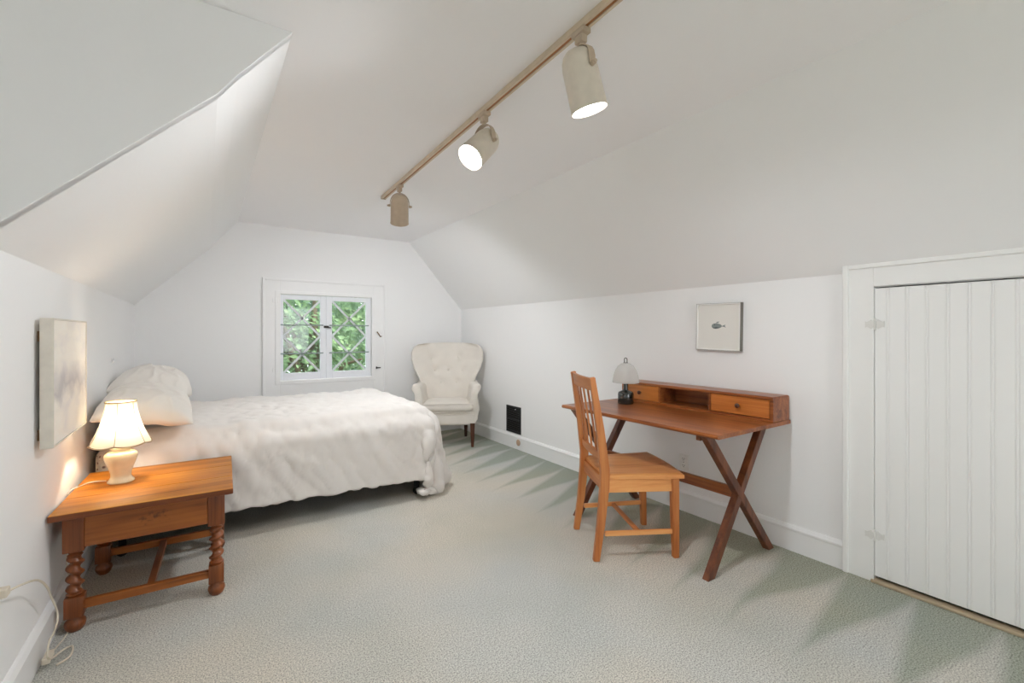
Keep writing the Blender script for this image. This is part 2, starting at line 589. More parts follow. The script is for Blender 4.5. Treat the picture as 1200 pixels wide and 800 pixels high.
# left knee wall, slope and the cheek of the dormer
struct(B().box(XL - T, XL, YN, YB + T, 0, 1.512).build('wall_left', WHITE), 'white knee wall behind the bed pillows', 'wall')
prof = [(XL, 1.512), (-0.478, 1.566), (0.037, 2.082), (0.10, 2.17), (0.272, ZC)]
sl = B().prism(prof + [(0.272, ZC + 0.1), (XL - T, ZC + 0.1), (XL - T, 1.512)], 'y', YN + 0.01, YB + T)
struct(sl.build('ceiling_left', WHITE), 'white sloping ceiling above the bed head', 'ceiling')
ck = B().prism([(XL, 0), (XL, 1.512), (-0.478, 1.566), (0.037, 2.082), (0.10, 2.17), (0.272, ZC), (XD - T, ZC), (XD - T, 0)], 'y', YN, YN + 0.05)
struct(ck.build('wall_dormer', WHITE), 'shaded white dormer cheek wall above the bedside table', 'wall')

# dormer outer wall and wall behind the camera, each with an invented opening for light
WY0, WY1, WZ0, WZ1 = -1.0, -0.25, 0.75, 1.9
b = B()
b.box(XD - T, XD, YF, WY0, 0, ZC); b.box(XD - T, XD, WY1, YN + 0.05, 0, ZC)
b.box(XD - T, XD, WY0, WY1, 0, WZ0); b.box(XD - T, XD, WY0, WY1, WZ1, ZC)
struct(b.build('wall_dormer_front', WHITE))
NX0, NX1, NZ0, NZ1 = 1.2, 2.2, 0.8, 1.9
b = B()
b.box(XD - T, NX0, YF - T, YF, 0, ZC + 0.1); b.box(NX1, XR + T, YF - T, YF, 0, ZC + 0.1)
b.box(NX0, NX1, YF - T, YF, 0, NZ0); b.box(NX0, NX1, YF - T, YF, NZ1, ZC + 0.1)
struct(b.build('wall_near', WHITE))

# back wall around the casement window
OX0, OX1, OZ0, OZ1 = 0.635, 1.655, 0.735, 1.69
b = B()
b.box(XL - T, OX0, YB, YB + T, 0, ZC + 0.1); b.box(OX1, XR + T, YB, YB + T, 0, ZC + 0.1)
b.box(OX0, OX1, YB, YB + T, 0, OZ0); b.box(OX0, OX1, YB, YB + T, OZ1, ZC + 0.1)
struct(b.build('wall_back', WHITE), 'white gable wall holding the small window', 'wall')


# baseboards: flat board, small step and a rounded cap
def skirting(side):
    return [(0, 0), (0.016, 0), (0.016, 0.118), (0.022, 0.122), (0.022, 0.132), (0.012, 0.146), (0.004, 0.150), (0, 0.150)]


p = [(XR - a, z) for a, z in skirting(0)]
bb = B().prism(p, 'y', 0.993, YB)
struct(bb.build('baseboard_right', TRIM), 'white baseboard under the desk', 'baseboard')
p = [(XL + a, z) for a, z in skirting(0)]
struct(B().prism(p, 'y', YN, YB).build('baseboard_left', TRIM), 'white baseboard beside the bedside table', 'baseboard')
p = [(YB - a, z) for a, z in skirting(0)]
struct(B().prism(p, 'x', XL, XR).build('baseboard_back', TRIM), 'white baseboard behind the armchair', 'baseboard')

# ------------------------------------------------------------------ low door
door = struct(empty('door_1', (XR, (DY0 + DY1) / 2, 0)), 'low white boarded closet door in the knee wall', 'door')
oy = (DY0 + DY1) / 2
# casing: outer bead and flat boards
b = B()
b.box(-0.022, 0, DY1 - oy, 0.993 - oy, 0, 1.595, 0.002)
b.box(-0.022, 0, DY0 - 0.13 - oy, DY0 - oy, 0, 1.595, 0.002)
b.box(-0.022, 0, DY0 - oy, DY1 - oy, DZ + 0.004, 1.595, 0.002)
b.build('casing', DOORP, door)
b = B()
b.box(-0.034, 0, 0.968 - oy, 0.994 - oy, 0, 1.606, 0.005)
b.box(-0.034, 0, DY0 - 0.155 - oy, DY0 - 0.13 - oy, 0, 1.606, 0.005)
b.box(-0.034, 0, DY0 - 0.13 - oy, 0.968 - oy, 1.582, 1.606, 0.005)
b.build('casing_bead', DOORP, door)
# boarded panel: tongue and groove boards, kept in one mesh
b = B()
edges = [0.8605, 0.80, 0.727, 0.655, 0.584, 0.513, 0.441, 0.369, 0.297, 0.206]
for y1, y0 in zip(edges, edges[1:]):
    b.box(-0.012, 0.012, y0 + 0.0125 - oy, y1 - 0.0012 - oy, 0.030, DZ - 0.006, 0.002)
    b.box(-0.0118, 0.008, y0 + 0.0030 - oy, y0 + 0.0100 - oy, 0.030, DZ - 0.006, 0.0025)
b.box(-0.009, 0.016, 0.206 - oy, 0.8605 - oy, 0.030, DZ - 0.006)
b.build('boarded_panel', DOORP, door)
HINGEP = paint('worn_hinge_paint', rgb(228, 227, 223), 0.35, 0.3, 120, 0.18)
for hz in (1.298, 0.236):
    b = B()
    b.tube([(-0.018, DY1 - 0.004 - oy, hz - 0.028), (-0.018, DY1 - 0.004 - oy, hz + 0.028)], 0.005, 8)
    for sgn in (-1, 1):
        pts = [(0.0, -0.008), (sgn * 0.012, -0.024), (sgn * 0.030, -0.012), (sgn * 0.038, -0.016), (sgn * 0.038, 0.016), (sgn * 0.030, 0.012), (sgn * 0.012, 0.024), (0, 0.008)]
        pts = [(DY1 - 0.004 - oy + a, hz + c) for a, c in pts]
        b.prism(pts, 'x', -0.026 if sgn > 0 else -0.016, -0.0215 if sgn > 0 else -0.0115)
    b.build('hinge', HINGEP, door, 0.6)
struct(B().box(XR - 0.035, XR + 0.02, DY0, DY1 + 0.01, 0, 0.014, 0.004).build('trim_1', plain('threshold_wood', rgb(186, 168, 140), 0.6)),
       'beige threshold strip under the low door', 'threshold')

# ------------------------------------------------------------------ casement window
wx, wz = (OX0 + OX1) / 2, OZ0
win = struct(empty('window_1', (wx, YB, wz)), 'white leaded casement window looking into green trees', 'window')


def wloc(bld):
    return shift(bld, (-wx, -YB, -wz))


b = B()
yo = YB
b.box(0.505, 0.655, yo - 0.020, yo, 0.50, 1.82, 0.003)
b.box(1.635, 1.778, yo - 0.020, yo, 0.50, 1.82, 0.003)
b.box(0.655, 1.635, yo - 0.020, yo, 1.67, 1.82, 0.003)
b.box(0.655, 1.635, yo - 0.020, yo, 0.50, 0.755, 0.003)
wloc(b).build('casing', TRIM, win)
b = B()
b.box(0.492, 0.516, yo - 0.032, yo, 0.49, 1.834, 0.005)
b.box(1.766, 1.790, yo - 0.032, yo, 0.49, 1.834, 0.005)
b.box(0.516, 1.766, yo - 0.032, yo, 1.810, 1.834, 0.005)
wloc(b).build('casing_bead', TRIM, win)
# inner frame the sashes close against
b = B()
b.box(0.612, 0.660, yo - 0.030, yo + 0.06, 0.712, 1.705, 0.003)
b.box(1.622, 1.668, yo - 0.030, yo + 0.06, 0.712, 1.705, 0.003)
b.box(0.660, 1.622, yo - 0.030, yo + 0.06, 1.672, 1.705, 0.003)
b.box(0.660, 1.622, yo - 0.030, yo + 0.06, 0.712, 0.750, 0.003)
wloc(b).build('frame', TRIM, win)


def sash(x0, x1, gx0, gx1, name):
    z0, z1, gz0, gz1 = 0.754, 1.668, 0.828, 1.618
    y0, y1 = yo + 0.012, yo + 0.045
    b = B()
    b.box(x0, gx0, y0, y1, z0, z1, 0.003); b.box(gx1, x1, y0, y1, z0, z1, 0.003)
    b.box(gx0, gx1, y0, y1, z0, gz0, 0.003); b.box(gx0, gx1, y0, y1, gz1, z1, 0.003)
    s = wloc(b).build(name, SASHP, win)
    b = B().box(gx0 - 0.004, gx1 + 0.004, yo + 0.030, yo + 0.033, gz0 - 0.004, gz1 + 0.004)
    wloc(b).build('glass', GLASS, s)
    # zigzag glazing bars: two crossings, a diamond between them
    b = B()
    ym = yo + 0.0245
    H = gz1 - gz0
    zz = [gz1, gz1 - H / 2, gz0]
    for a, c in ((gx0, gx1), (gx1, gx0)):
        b.beam((a, ym, gz1), (c, ym, gz1 - H / 2), 0.011, 0.021, (0, 0, 1))
        b.beam((a, ym + 0.0003, gz1 - H / 2), (c, ym + 0.0003, gz0), 0.011, 0.021, (0, 0, 1))
    wloc(b).build('muntin', LEAD, s)
    b = B()
    for k in (0.345, 0.735):
        z = gz1 - H * k
        b.tube([(gx0 - 0.03, yo + 0.008, z), (gx1 + 0.03, yo + 0.008, z)], 0.007, 8)
    wloc(b).build('saddle_bar', BAR, s)
    return s


sash(0.664, 1.120, 0.692, 1.062, 'sash')
sash(1.123, 1.620, 1.186, 1.565, 'sash')
b = B()
b.box(1.098, 1.150, yo + 0.000, yo + 0.012, 1.315, 1.340, 0.003)
b.tube([(1.112, yo - 0.004, 1.33), (1.135, yo - 0.016, 1.322), (1.170, yo - 0.014, 1.316)], [0.006, 0.008, 0.005], 8)
wloc(b).build('latch', GUN, win)
b = B()
b.tube([(1.680, yo - 0.034, 1.275), (1.700, yo - 0.040, 1.245), (1.720, yo - 0.036, 1.215), (1.735, yo - 0.03, 1.222)], 0.006, 8)
wloc(b).build('stay_hook', BRASS, win)
b = B()
b.box(1.668, 1.684, yo - 0.034, yo - 0.018, 0.838, 0.862, 0.002)
b.tube([(1.676, yo - 0.032, 0.85), (1.722, yo - 0.036, 0.85)], 0.006, 8)
wloc(b).build('catch', GUN, win)
for hz in (1.60, 0.87):
    b = B()
    b.tube([(0.612, yo - 0.034, hz - 0.03), (0.612, yo - 0.034, hz + 0.03)], 0.006, 8)
    b.box(0.585, 0.640, yo - 0.033, yo - 0.026, hz - 0.022, hz + 0.022, 0.002)
    wloc(b).build('hinge', TRIM, win)

# ------------------------------------------------------------------ track lighting
def track_x(y):
    return 1.131 + (y - 1.064) * 0.0321


ty0, ty1 = -0.6, 3.66
rail = thing('track_light_rail', 'long beige ceiling track with a copper groove carrying the spotlights', 'track light', (track_x(1.5), 1.5, ZC))
ang = math.atan(0.0321)
rail.rotation_euler = (0, 0, -ang)
b = B()
b.box(-0.019, -0.006, ty0 - 1.5, ty1 - 1.5, -0.024, 0, 0.002)
b.box(0.006, 0.019, ty0 - 1.5, ty1 - 1.5, -0.024, 0, 0.002)
b.box(-0.018, 0.018, ty0 - 1.5, ty1 - 1.5, -0.008, -0.001)
b.build('channel', RAILP, rail)
B().box(-0.0055, 0.0055, ty0 - 1.48, ty1 - 1.52, -0.0215, -0.008).build('groove', GROOVE, rail)
B().box(-0.020, 0.020, ty1 - 1.50, ty1 - 1.485, -0.026, 0, 0.003).build('end_cap', TANP, rail)


def spot_head(y, axis, label, watts, can_mat, size_deg, yaw):
    """A cylinder spotlight hanging from the track; axis is where it points."""
    P = Vector((track_x(y), y, ZC - 0.024))
    root = thing('spotlight', label, 'spotlight', P, 0, 'spotlights on the ceiling track')
    A = Vector(axis).normalized()
    piv = Vector((0, 0, -0.155))
    b = B().box(-0.019, 0.019, -0.034, 0.034, -0.020, 0.0, 0.004)
    b.box(-0.014, 0.014, -0.020, 0.020, -0.048, -0.018, 0.004)
    b.lathe([(0, -0.062), (0.008, -0.062), (0.008, -0.044), (0, -0.044)], 12)
    b.build('adapter', TANP, root, 0.6)
    # yoke: a strap over the back of the can down to both pivots
    S = A.cross(Vector((0, 0, 1)))
    S = S.normalized() if S.length > 0.05 else Vector((1, 0, 0))
    S = (Matrix.Rotation(yaw, 3, 'Z') @ S)
    S = (S - A * S.dot(A)).normalized()
    pts = []
    R = 0.070
    top = Vector((0, 0, -0.060))
    for k in range(13):
        t = -1 + 2 * k / 12
        a = t * PI / 2
        pts.append(piv + S * R * math.sin(a) + (top - piv) * max(0.0, math.cos(a)) ** 0.8)
    b = B()
    d = S.cross((top - piv).normalized()).normalized()
    bmq = bmesh.new()
    rows = []
    for i, p in enumerate(pts):
        nx = (pts[min(i + 1, 12)] - pts[max(i - 1, 0)]).normalized()
        nn = nx.cross(d).normalized()
        w = 0.013
        rows.append([bmq.verts.new(p + d * w + nn * 0.0015), bmq.verts.new(p - d * w + nn * 0.0015), bmq.verts.new(p - d * w - nn * 0.0015), bmq.verts.new(p + d * w - nn * 0.0015)])
    for r0, r1 in zip(rows, rows[1:]):
        for k in range(4):
            bmq.faces.new((r0[k], r0[(k + 1) % 4], r1[(k + 1) % 4], r1[k]))
    bmq.faces.new(rows[0][::-1]); bmq.faces.new(rows[-1])
    bmesh.ops.recalc_face_normals(bmq, faces=bmq.faces)
    b._add(bmq)
    b.build('yoke', TANP, root, 0.6)
    for s in (-1, 1):
        q = piv + S * s * 0.066
        B().tube([q, q + S * s * 0.016], 0.009, 12).tube([q + S * s * 0.016, q + S * s * 0.024], 0.006, 10).build('pivot_knob', TANP, root, 0.6)
    # can
    rot = Vector((0, 0, -1)).rotation_difference(A).to_matrix().to_4x4()
    M = Matrix.Translation(piv) @ rot
    prof = [(0, 0.066), (0.020, 0.064), (0.037, 0.057), (0.051, 0.044), (0.059, 0.026), (0.0625, 0.006), (0.064, -0.02), (0.067, -0.150), (0.069, -0.153),
            (0.066, -0.154), (0.064, -0.150), (0.060, -0.02), (0.050, 0.03), (0, 0.05)]
    prof = [(r_, z_ + 0.02) for r_, z_ in prof]
    B().lathe(prof, 40, (0, 0, 0), M).build('can', can_mat, root, 0.7)
    prof = [(0, -0.128), (0.035, -0.130), (0.058, -0.138), (0.0625, -0.142), (0.0615, -0.126), (0, -0.112)]
    prof = [(r_, z_ + 0.02) for r_, z_ in prof]
    B().lathe(prof, 32, (0, 0, 0), M).build('bulb', BULB, root, 0.7)
    # the light itself
    ld = bpy.data.lights.new('spotlight_beam', 'SPOT')
    ld.energy = watts
    ld.color = (0.94, 0.965, 1.0)
    ld.spot_size = math.radians(size_deg)
    ld.spot_blend = 0.8
    ld.shadow_soft_size = 0.05
    lo = bpy.data.objects.new('spotlight_beam', ld)
    C.objects.link(lo)
    lo.rotation_euler = Vector((0, 0, -1)).rotation_difference(A).to_euler()
    lo.location = P + piv + A * 0.126
    return root


spot_head(1.225, (0.291, -0.039, -0.956), 'large beige spotlight hanging nearest, lit opening turned down toward the desk', 34, CREAMP, 160, 0.0)
spot_head(1.955, (-0.686, -0.147, -0.713), 'middle beige spotlight, its lit face tilted toward the bedside table', 31, CREAMP, 160, 0.0)
spot_head(3.26, (0.196, 0.551, -0.811), 'small tan spotlight near the track end, dark back and side showing', 50, TANP, 165, 0.0)

# ------------------------------------------------------------------ desk
desk = thing('writing_desk', 'walnut writing desk on crossed legs against the right wall, with a low drawer hutch', 'desk', (2.43, 1.835, 0))
dx, dy = 2.43, 1.835


def dloc(b):
    return shift(b, (-dx, -dy, 0))


TOP = 0.755
b = B().prism([(2.06, TOP - 0.008), (2.066, TOP), (2.795, TOP), (2.795, TOP - 0.022), (2.068, TOP - 0.022), (2.06, TOP - 0.016)], 'y', 1.255, 2.415)
dloc(b).build('desktop', DESKY, desk)
# legs: two crossed members at each end
for y in (1.345, 2.325):
    for k, (p0, p1) in enumerate((((2.105, y, TOP - 0.022), (2.725, y, 0.0)), ((2.655, y, TOP - 0.022), (2.125, y, 0.0)))):
        d = 0.0006 * (1 if k else -1)
        b = B()
        # members cut level with floor and underside
        w = 0.031
        x0, x1 = p0[0], p1[0]
        b.prism([(x0 - w, p0[2]), (x0 + w, p0[2]), (x1 + w * 0.9, 0), (x1 - w * 0.9, 0)], 'y', y - 0.019 + d, y + 0.019 + d, 0.002)
        dloc(b).build('leg', DESKZ, desk)
    b = B().box(2.085, 2.70, y + (0.021 if y < 1.8 else -0.045), y + (0.045 if y < 1.8 else -0.021), TOP - 0.050, TOP - 0.0225, 0.002)
    dloc(b).build('top_rail', DESKX, desk)
b = B().box(2.383, 2.407, 1.365, 2.305, 0.355, 0.415, 0.003)
dloc(b).build('stretcher', DESKY, desk)
# hutch carcass
HX0, HX1, HY0, HY1, HZ0, HZ1 = 2.610, 2.795, 1.262, 2.362, TOP, 0.898
b = B()
b.box(HX0, HX1, HY0, HY0 + 0.018, HZ0, HZ1 - 0.016, 0.002)
b.box(HX0, HX1, HY1 - 0.018, HY1, HZ0, HZ1 - 0.016, 0.002)
b.prism([(HX0 - 0.004, HZ1 - 0.016), (HX0 - 0.004, HZ1 - 0.003), (HX0, HZ1), (HX1 - 0.02, HZ1), (HX1 - 0.005, HZ1 - 0.005), (HX1, HZ1 - 0.016)], 'y', HY0, HY1)
b.box(HX0, HX1, HY0 + 0.018, HY1 - 0.018, HZ0, HZ0 + 0.016, 0.001)
b.box(HX1 - 0.012, HX1, HY0 + 0.018, HY1 - 0.018, HZ0 + 0.016, HZ1 - 0.016)
for y in (1.640, 2.020):
    b.box(HX0 + 0.002, HX1, y, y + 0.012, HZ0 + 0.016, HZ1 - 0.016, 0.001)
dloc(b).build('hutch', DESKY, desk)
for y0, y1 in ((1.284, 1.637), (2.035, 2.341)):
    b = B().box(HX0 + 0.003, HX0 + 0.02, y0, y1, HZ0 + 0.0185, HZ1 - 0.0185, 0.0015)
    b.box(HX0 + 0.02, HX1 - 0.02, y0 + 0.005, y1 - 0.005, HZ0 + 0.02, HZ1 - 0.03)
    dr = dloc(b).build('drawer', DRAWERY, desk)
    ym = (y0 + y1) / 2
    prof = [(0, 0.026), (0.008, 0.0255), (0.0135, 0.021), (0.0135, 0.016), (0.007, 0.010), (0.006, 0.0)]
    M = Matrix.Translation((HX0 + 0.003, ym, (HZ0 + HZ1) / 2)) @ Matrix.Rotation(-PI / 2, 4, 'Y')
    dloc(B().lathe(prof, 20, (0, 0, 0), M)).build('knob', LEGDARK, dr, 0.8)

# little lamp on the desk
t = thing('desk_lamp', 'small lamp with frosted glass dome over a dark bottle base on the desk', 'lamp', (2.475, 2.205, TOP))
prof = [(0, 0.0), (0.052, 0.0), (0.055, 0.006), (0.055, 0.070), (0.050, 0.082), (0.034, 0.090), (0.019, 0.096), (0.016, 0.106), (0.016, 0.152), (0.019, 0.155), (0.019, 0.165), (0, 0.166)]
B().lathe(prof, 32).build('bottle_base', SMOKED, t, 0.7)
UPZ = 0.021
prof = [(0.092, 0.128), (0.094, 0.132), (0.092, 0.150), (0.086, 0.180), (0.074, 0.215), (0.056, 0.245), (0.030, 0.264), (0.014, 0.268),
        (0.014, 0.265), (0.028, 0.260), (0.053, 0.241), (0.070, 0.212), (0.083, 0.178), (0.089, 0.150), (0.089, 0.132)]
shift(B().lathe(prof, 36, closed=True), (0, 0, UPZ)).build('glass_dome', FROST, t, 0.9)
pts = [(0.0, -0.013, 0.262)] + [(0.0, -0.013 * math.cos(a), 0.290 + 0.013 * math.sin(a)) for a in [k * PI / 8 for k in range(9)]] + [(0.0, 0.013, 0.262)]
shift(B().tube(pts, 0.0028, 8).lathe([(0, 0.272), (0.017, 0.270), (0.017, 0.264), (0, 0.263)], 16), (0, 0, UPZ)).build('hanging_loop', GUN, t, 0.7)
shift(B().tube([(0, 0, 0.146), (0, 0, 0.262)], 0.004, 8).lathe([(0, 0.15), (0.016, 0.155), (0.02, 0.18), (0.012, 0.205), (0, 0.21)], 16), (0, 0, UPZ)).build('lamp_stem', PLATE, t, 0.7)

# ------------------------------------------------------------------ wooden chair (front faces local +y)
ch = thing('side_chair', 'honey oak slat-back side chair pulled up to the writing desk', 'chair', (2.09, 1.874, 0), math.radians(-117.2))


def post(s):
    pts = [(s * 0.205, -0.240, 0.0), (s * 0.203, -0.212, 0.20), (s * 0.202, -0.192, 0.40), (s * 0.202, -0.190, 0.50), (s * 0.202, -0.216, 0.72), (s * 0.202, -0.262, 1.010)]
    sz = [(0.030, 0.034), (0.034, 0.042), (0.036, 0.050), (0.036, 0.050), (0.034, 0.042), (0.030, 0.030)]
    return B().sweep(pts, sz, (1, 0, 0), 0.003)


def lean(z):  # how far back the back assembly sits at height z
    a = [(0.40, -0.192), (0.50, -0.190), (0.72, -0.216), (1.018, -0.264), (1.05, -0.270)]
    for (z0, y0), (z1, y1) in zip(a, a[1:]):
        if z <= z1:
            return y0 + (y1 - y0) * (z - z0) / (z1 - z0)
    return a[-1][1]


for s in (-1, 1):
    post(s).build('back_post', OAKZ, ch)
    pts = [(s * 0.218, 0.215, 0.0), (s * 0.220, 0.210, 0.20), (s * 0.222, 0.205, 0.448)]
    B().sweep(pts, [(0.032, 0.032), (0.038, 0.038), (0.042, 0.042)], (1, 0, 0), 0.003).build('front_leg', OAKZ, ch)
    B().beam((s * 0.205, -0.19, 0.147), (s * 0.219, 0.195, 0.147), 0.018, 0.026, bev=0.003).build('side_stretcher', OAKY, ch)
    b = B().beam((s * 0.202, -0.185, 0.410), (s * 0.222, 0.19, 0.410), 0.022, 0.072, bev=0.002)
    b.build('side_rail', OAKY, ch)
B().beam((-0.211, 0.005, 0.147), (0.211, 0.005, 0.147), 0.026, 0.018, bev=0.003).build('cross_stretcher', OAKX, ch)
B().beam((-0.20, 0.206, 0.410), (0.20, 0.206, 0.410), 0.022, 0.072, bev=0.002).build('front_rail', OAKX, ch)
B().beam((-0.185, -0.188, 0.410), (0.185, -0.188, 0.410), 0.022, 0.072, bev=0.002).build('back_rail', OAKX, ch)


# saddle seat
def seat_pt(u, v, top):
    x = -1 + 2 * u
    y = -1 + 2 * v
    w = 0.212 + 0.036 * v
    X = x * w
    Y = -0.182 + v * 0.435 + (0.018 * (1 - x * x) if v > 0.5 else 0.0) * (v - 0.5) * 2
    edge = min(1 - abs(x), 1 - abs(y))
    z = 0.472 if top else 0.447
    if top:
        z -= 0.010 * max(0, 1 - x * x) * max(0, 1 - (y + 0.2) ** 2) * 0.9
        if edge < 0.05:
            z -= 0.006 * (1 - edge / 0.05) ** 2
    return Vector((X, Y, z))


b = B().grid(lambda u, v: seat_pt(u, v, True), 28, 28).grid(lambda u, v: seat_pt(1 - u, v, False), 28, 28)


def rim(k, j):
    k = k % 1.0
    q = k * 4
    i = int(q) % 4
    f = q - int(q)
    u, v = [(f, 0), (1, f), (1 - f, 1), (0, 1 - f)][i]
    a, c = seat_pt(u, v, True), seat_pt(u, v, False)
    return c.lerp(a, j)


b.grid(rim, 112, 1, True)
bmesh.ops.remove_doubles(b.bm, verts=b.bm.verts, dist=0.0004)
bmesh.ops.recalc_face_normals(b.bm, faces=b.bm.faces)
b.build('seat', OAKY, ch, 0.6)


# curved crest rail, lower rail and slats
def curved_rail(z0, z1, thick, bow):
    b = B()

    def f(u, v):
        return None
    bm = bmesh.new()
    rows = []
    n = 16
    for i in range(n + 1):
        x = -0.186 + 0.372 * i / n
        k = bow * (1 - (x / 0.186) ** 2)
        rows.append([bm.verts.new((x, lean(z) - k + o, z)) for z, o in ((z0, thick / 2), (z1, thick / 2), (z1, -thick / 2), (z0, -thick / 2))])
    for r0, r1 in zip(rows, rows[1:]):
        for q in range(4):
            bm.faces.new((r0[q], r0[(q + 1) % 4], r1[(q + 1) % 4], r1[q]))
    bm.faces.new(rows[0]); bm.faces.new(rows[-1][::-1])
    bmesh.ops.recalc_face_normals(bm, faces=bm.faces)
    return b._add(bm)


curved_rail(0.935, 1.004, 0.022, 0.014).build('crest_rail', OAKX, ch, 0.5)
curved_rail(0.545, 0.590, 0.020, 0.013).build('lower_rail', OAKX, ch, 0.5)
for i in range(4):
    x = -0.111 + 0.074 * i
    k = 0.0135 * (1 - (x / 0.186) ** 2)
    pts = [(x, lean(z) - k, z) for z in (0.585, 0.68, 0.76, 0.85, 0.94)]
    B().sweep(pts, [(0.022, 0.008)] * 5, (1, 0, 0), 0.002).build('slat', OAKZ, ch)

# ------------------------------------------------------------------ framed print on the right wall
t = thing('framed_print', 'small square white framed print with a tiny grey fish above the desk', 'picture', (XR, 1.697, 1.143))
t.rotation_euler = (math.radians(0.9), 0, 0)
b = B()
F = 0.152
for y0, y1, z0, z1 in ((-F, F, 0, 0.008), (-F, F, 0.298, 0.306), (-F, -F + 0.008, 0.008, 0.298), (F - 0.008, F, 0.008, 0.298)):
    b.box(-0.034, -0.001, y0, y1, z0, z1, 0.0015)
b.build('frame', FRAMEW, t)
b = B()
for y0, y1, z0, z1 in ((-F, F, -0.0015, 0), (-F, F, 0.306, 0.3075), (-F - 0.0015, -F, -0.0015, 0.3075), (F, F + 0.0015, -0.0015, 0.3075)):
    b.box(-0.0335, -0.0005, y0, y1, z0, z1)
b.build('frame_edge', FRAMES, t)
B().box(-0.024, -0.004, -F + 0.008, F - 0.008, 0.008, 0.298).build('print_sheet', PAPER, t)
pts = []
for k in range(28):
    a = 2 * PI * k / 28
    r = 0.010 + 0.003 * math.cos(a)
    pts.append((0.010 + 0.036 * math.cos(a), 0.158 + 0.021 * math.sin(a) * (0.85 + 0.15 * math.cos(a))))
b = B().prism(pts, 'x', -0.0248, -0.0243)
b.prism([(-0.022, 0.156), (-0.040, 0.164), (-0.052, 0.167), (-0.046, 0.158), (-0.054, 0.148), (-0.038, 0.153)], 'x', -0.0248, -0.0243)
b.prism([(0.016, 0.178), (0.002, 0.178), (-0.010, 0.187), (0.008, 0.186)], 'x', -0.0248, -0.0243)
b.build('fish_drawing', INK, t)
b = B().prism([(0.040, 0.146), (0.018, 0.140), (-0.012, 0.148), (0.012, 0.151)], 'x', -0.0252, -0.0249)
b.prism([(0.030, 0.166), (0.024, 0.169), (0.020, 0.165), (0.025, 0.162)], 'x', -0.0252, -0.0249)
b.build('fish_marking', plain('dark_ink', rgb(92, 100, 100), 0.8), t)

# ------------------------------------------------------------------ canvas on the left wall
t = thing('canvas_picture', 'large pale canvas picture with a faint grey smear on the wall above the bedside table', 'picture', (XL, 2.70, 0.82))
b = B()
b.box(0.016, 0.050, -0.287, 0.287, 0, 0.484, 0.002)
cv = b.build('canvas', CANVASW, t)
b = B()
for y0, y1, z0, z1 in ((-0.293, 0.293, -0.006, 0), (-0.293, 0.293, 0.484, 0.490), (-0.293, -0.287, 0, 0.484), (0.287, 0.293, 0, 0.484)):
    b.box(0.015, 0.054, y0, y1, z0, z1, 0.001)
b.build('frame', plain('pale_edge_frame', rgb(226, 220, 208), 0.5), t)
SW = plain('stretcher_wood', rgb(150, 118, 84), 0.7)
B().box(0.0, 0.018, -0.25, 0.25, 0.40, 0.44).build('stretcher_bar', SW, t)
B().box(0.0, 0.018, -0.25, 0.25, 0.02, 0.06).build('stretcher_bar', SW, t)

# small wall hook near the pillows
t = tag(B().tube([(XL + 0.0, 4.10, 1.055), (XL + 0.012, 4.10, 1.055), (XL + 0.018, 4.10, 1.068), (XL + 0.014, 4.10, 1.080)], 0.005, 8).box(XL, XL + 0.004, 4.090, 4.110, 1.045, 1.080, 0.002).build('wall_hook', TRIM),
        'tiny pale hook on the wall above the far pillows', 'hook')

# ------------------------------------------------------------------ vent, cap and outlet on the right wall
t = thing('wall_vent', 'black slatted vent grille low on the wall beside the armchair', 'vent', (XR, 4.10, 0.165))
b = B()
h = 0.292
for y0, y1, z0, z1 in ((-0.138, 0.138, 0, 0.022), (-0.138, 0.138, h - 0.022, h), (-0.138, -0.118, 0.022, h - 0.022), (0.118, 0.138, 0.022, h - 0.022), (-0.118, 0.118, h * 0.5 - 0.006, h * 0.5 + 0.006)):
    b.box(-0.010, 0, y0, y1, z0, z1, 0.002)
b.build('frame', BLACKG, t)
b = B()
for k in range(14):
    z = 0.034 + k * 0.0172
    b.beam((-0.006, -0.118, z), (-0.006, 0.118, z), 0.010, 0.003, (0.5, 0, 0.86))
b.build('slats', BLACKG, t)
B().box(-0.002, -0.0005, -0.118, 0.118, 0.022, h - 0.022).build('duct_shade_sheet', DARK, t)  # dark sheet behind the slats stands for the unlit duct
B().tube([(-0.010, -0.05, h - 0.03), (-0.022, -0.05, h - 0.03)], 0.004, 8).build('lever', PLATE, t)
M = Matrix.Translation((XR - 0.016, 3.985, 0.080)) @ Matrix.Rotation(-PI / 2, 4, 'Y')
tag(B().lathe([(0.030, 0), (0.034, 0.004), (0.033, 0.010), (0.020, 0.016), (0.012, 0.020), (0, 0.021)], 24, (0, 0, 0), M).build('pipe_cap', CAPW, None, 0.7),
    'round brownish cap on the baseboard below the black vent', 'pipe cap')


def outlet(loc, rz, label):
    t = thing('wall_outlet', label, 'outlet', loc, rz)
    B().box(-0.006, 0, -0.036, 0.036, -0.058, 0.058, 0.003).build('cover_plate', PLATE, t)
    for z in (-0.024, 0.024):
        s = B().prism([(0.016 * math.cos(k * PI / 8), z + max(-0.0125, min(0.0125, 0.017 * math.sin(k * PI / 8)))) for k in range(16)], 'x', -0.0085, -0.005).build('socket', PLATE, t)
        b = B()
        b.box(-0.0092, -0.0084, -0.0085, -0.0055, z - 0.001, z + 0.008); b.box(-0.0092, -0.0084, 0.0055, 0.0085, z - 0.001, z + 0.008)
        b.box(-0.0092, -0.0084, -0.0025, 0.0025, z - 0.010, z - 0.005)
        b.build('slot', DARK, s)
    B().tube([(-0.006, 0, 0), (-0.0075, 0, 0)], 0.003, 10).build('plate_screw', GUN, t)
    return t


outlet((XR, 1.965, 0.342), 0, 'white duplex outlet on the wall below the writing desk')
outlet((XL, 2.005, 0.440), PI, 'white wall outlet with cords plugged in, left of the bedside table')

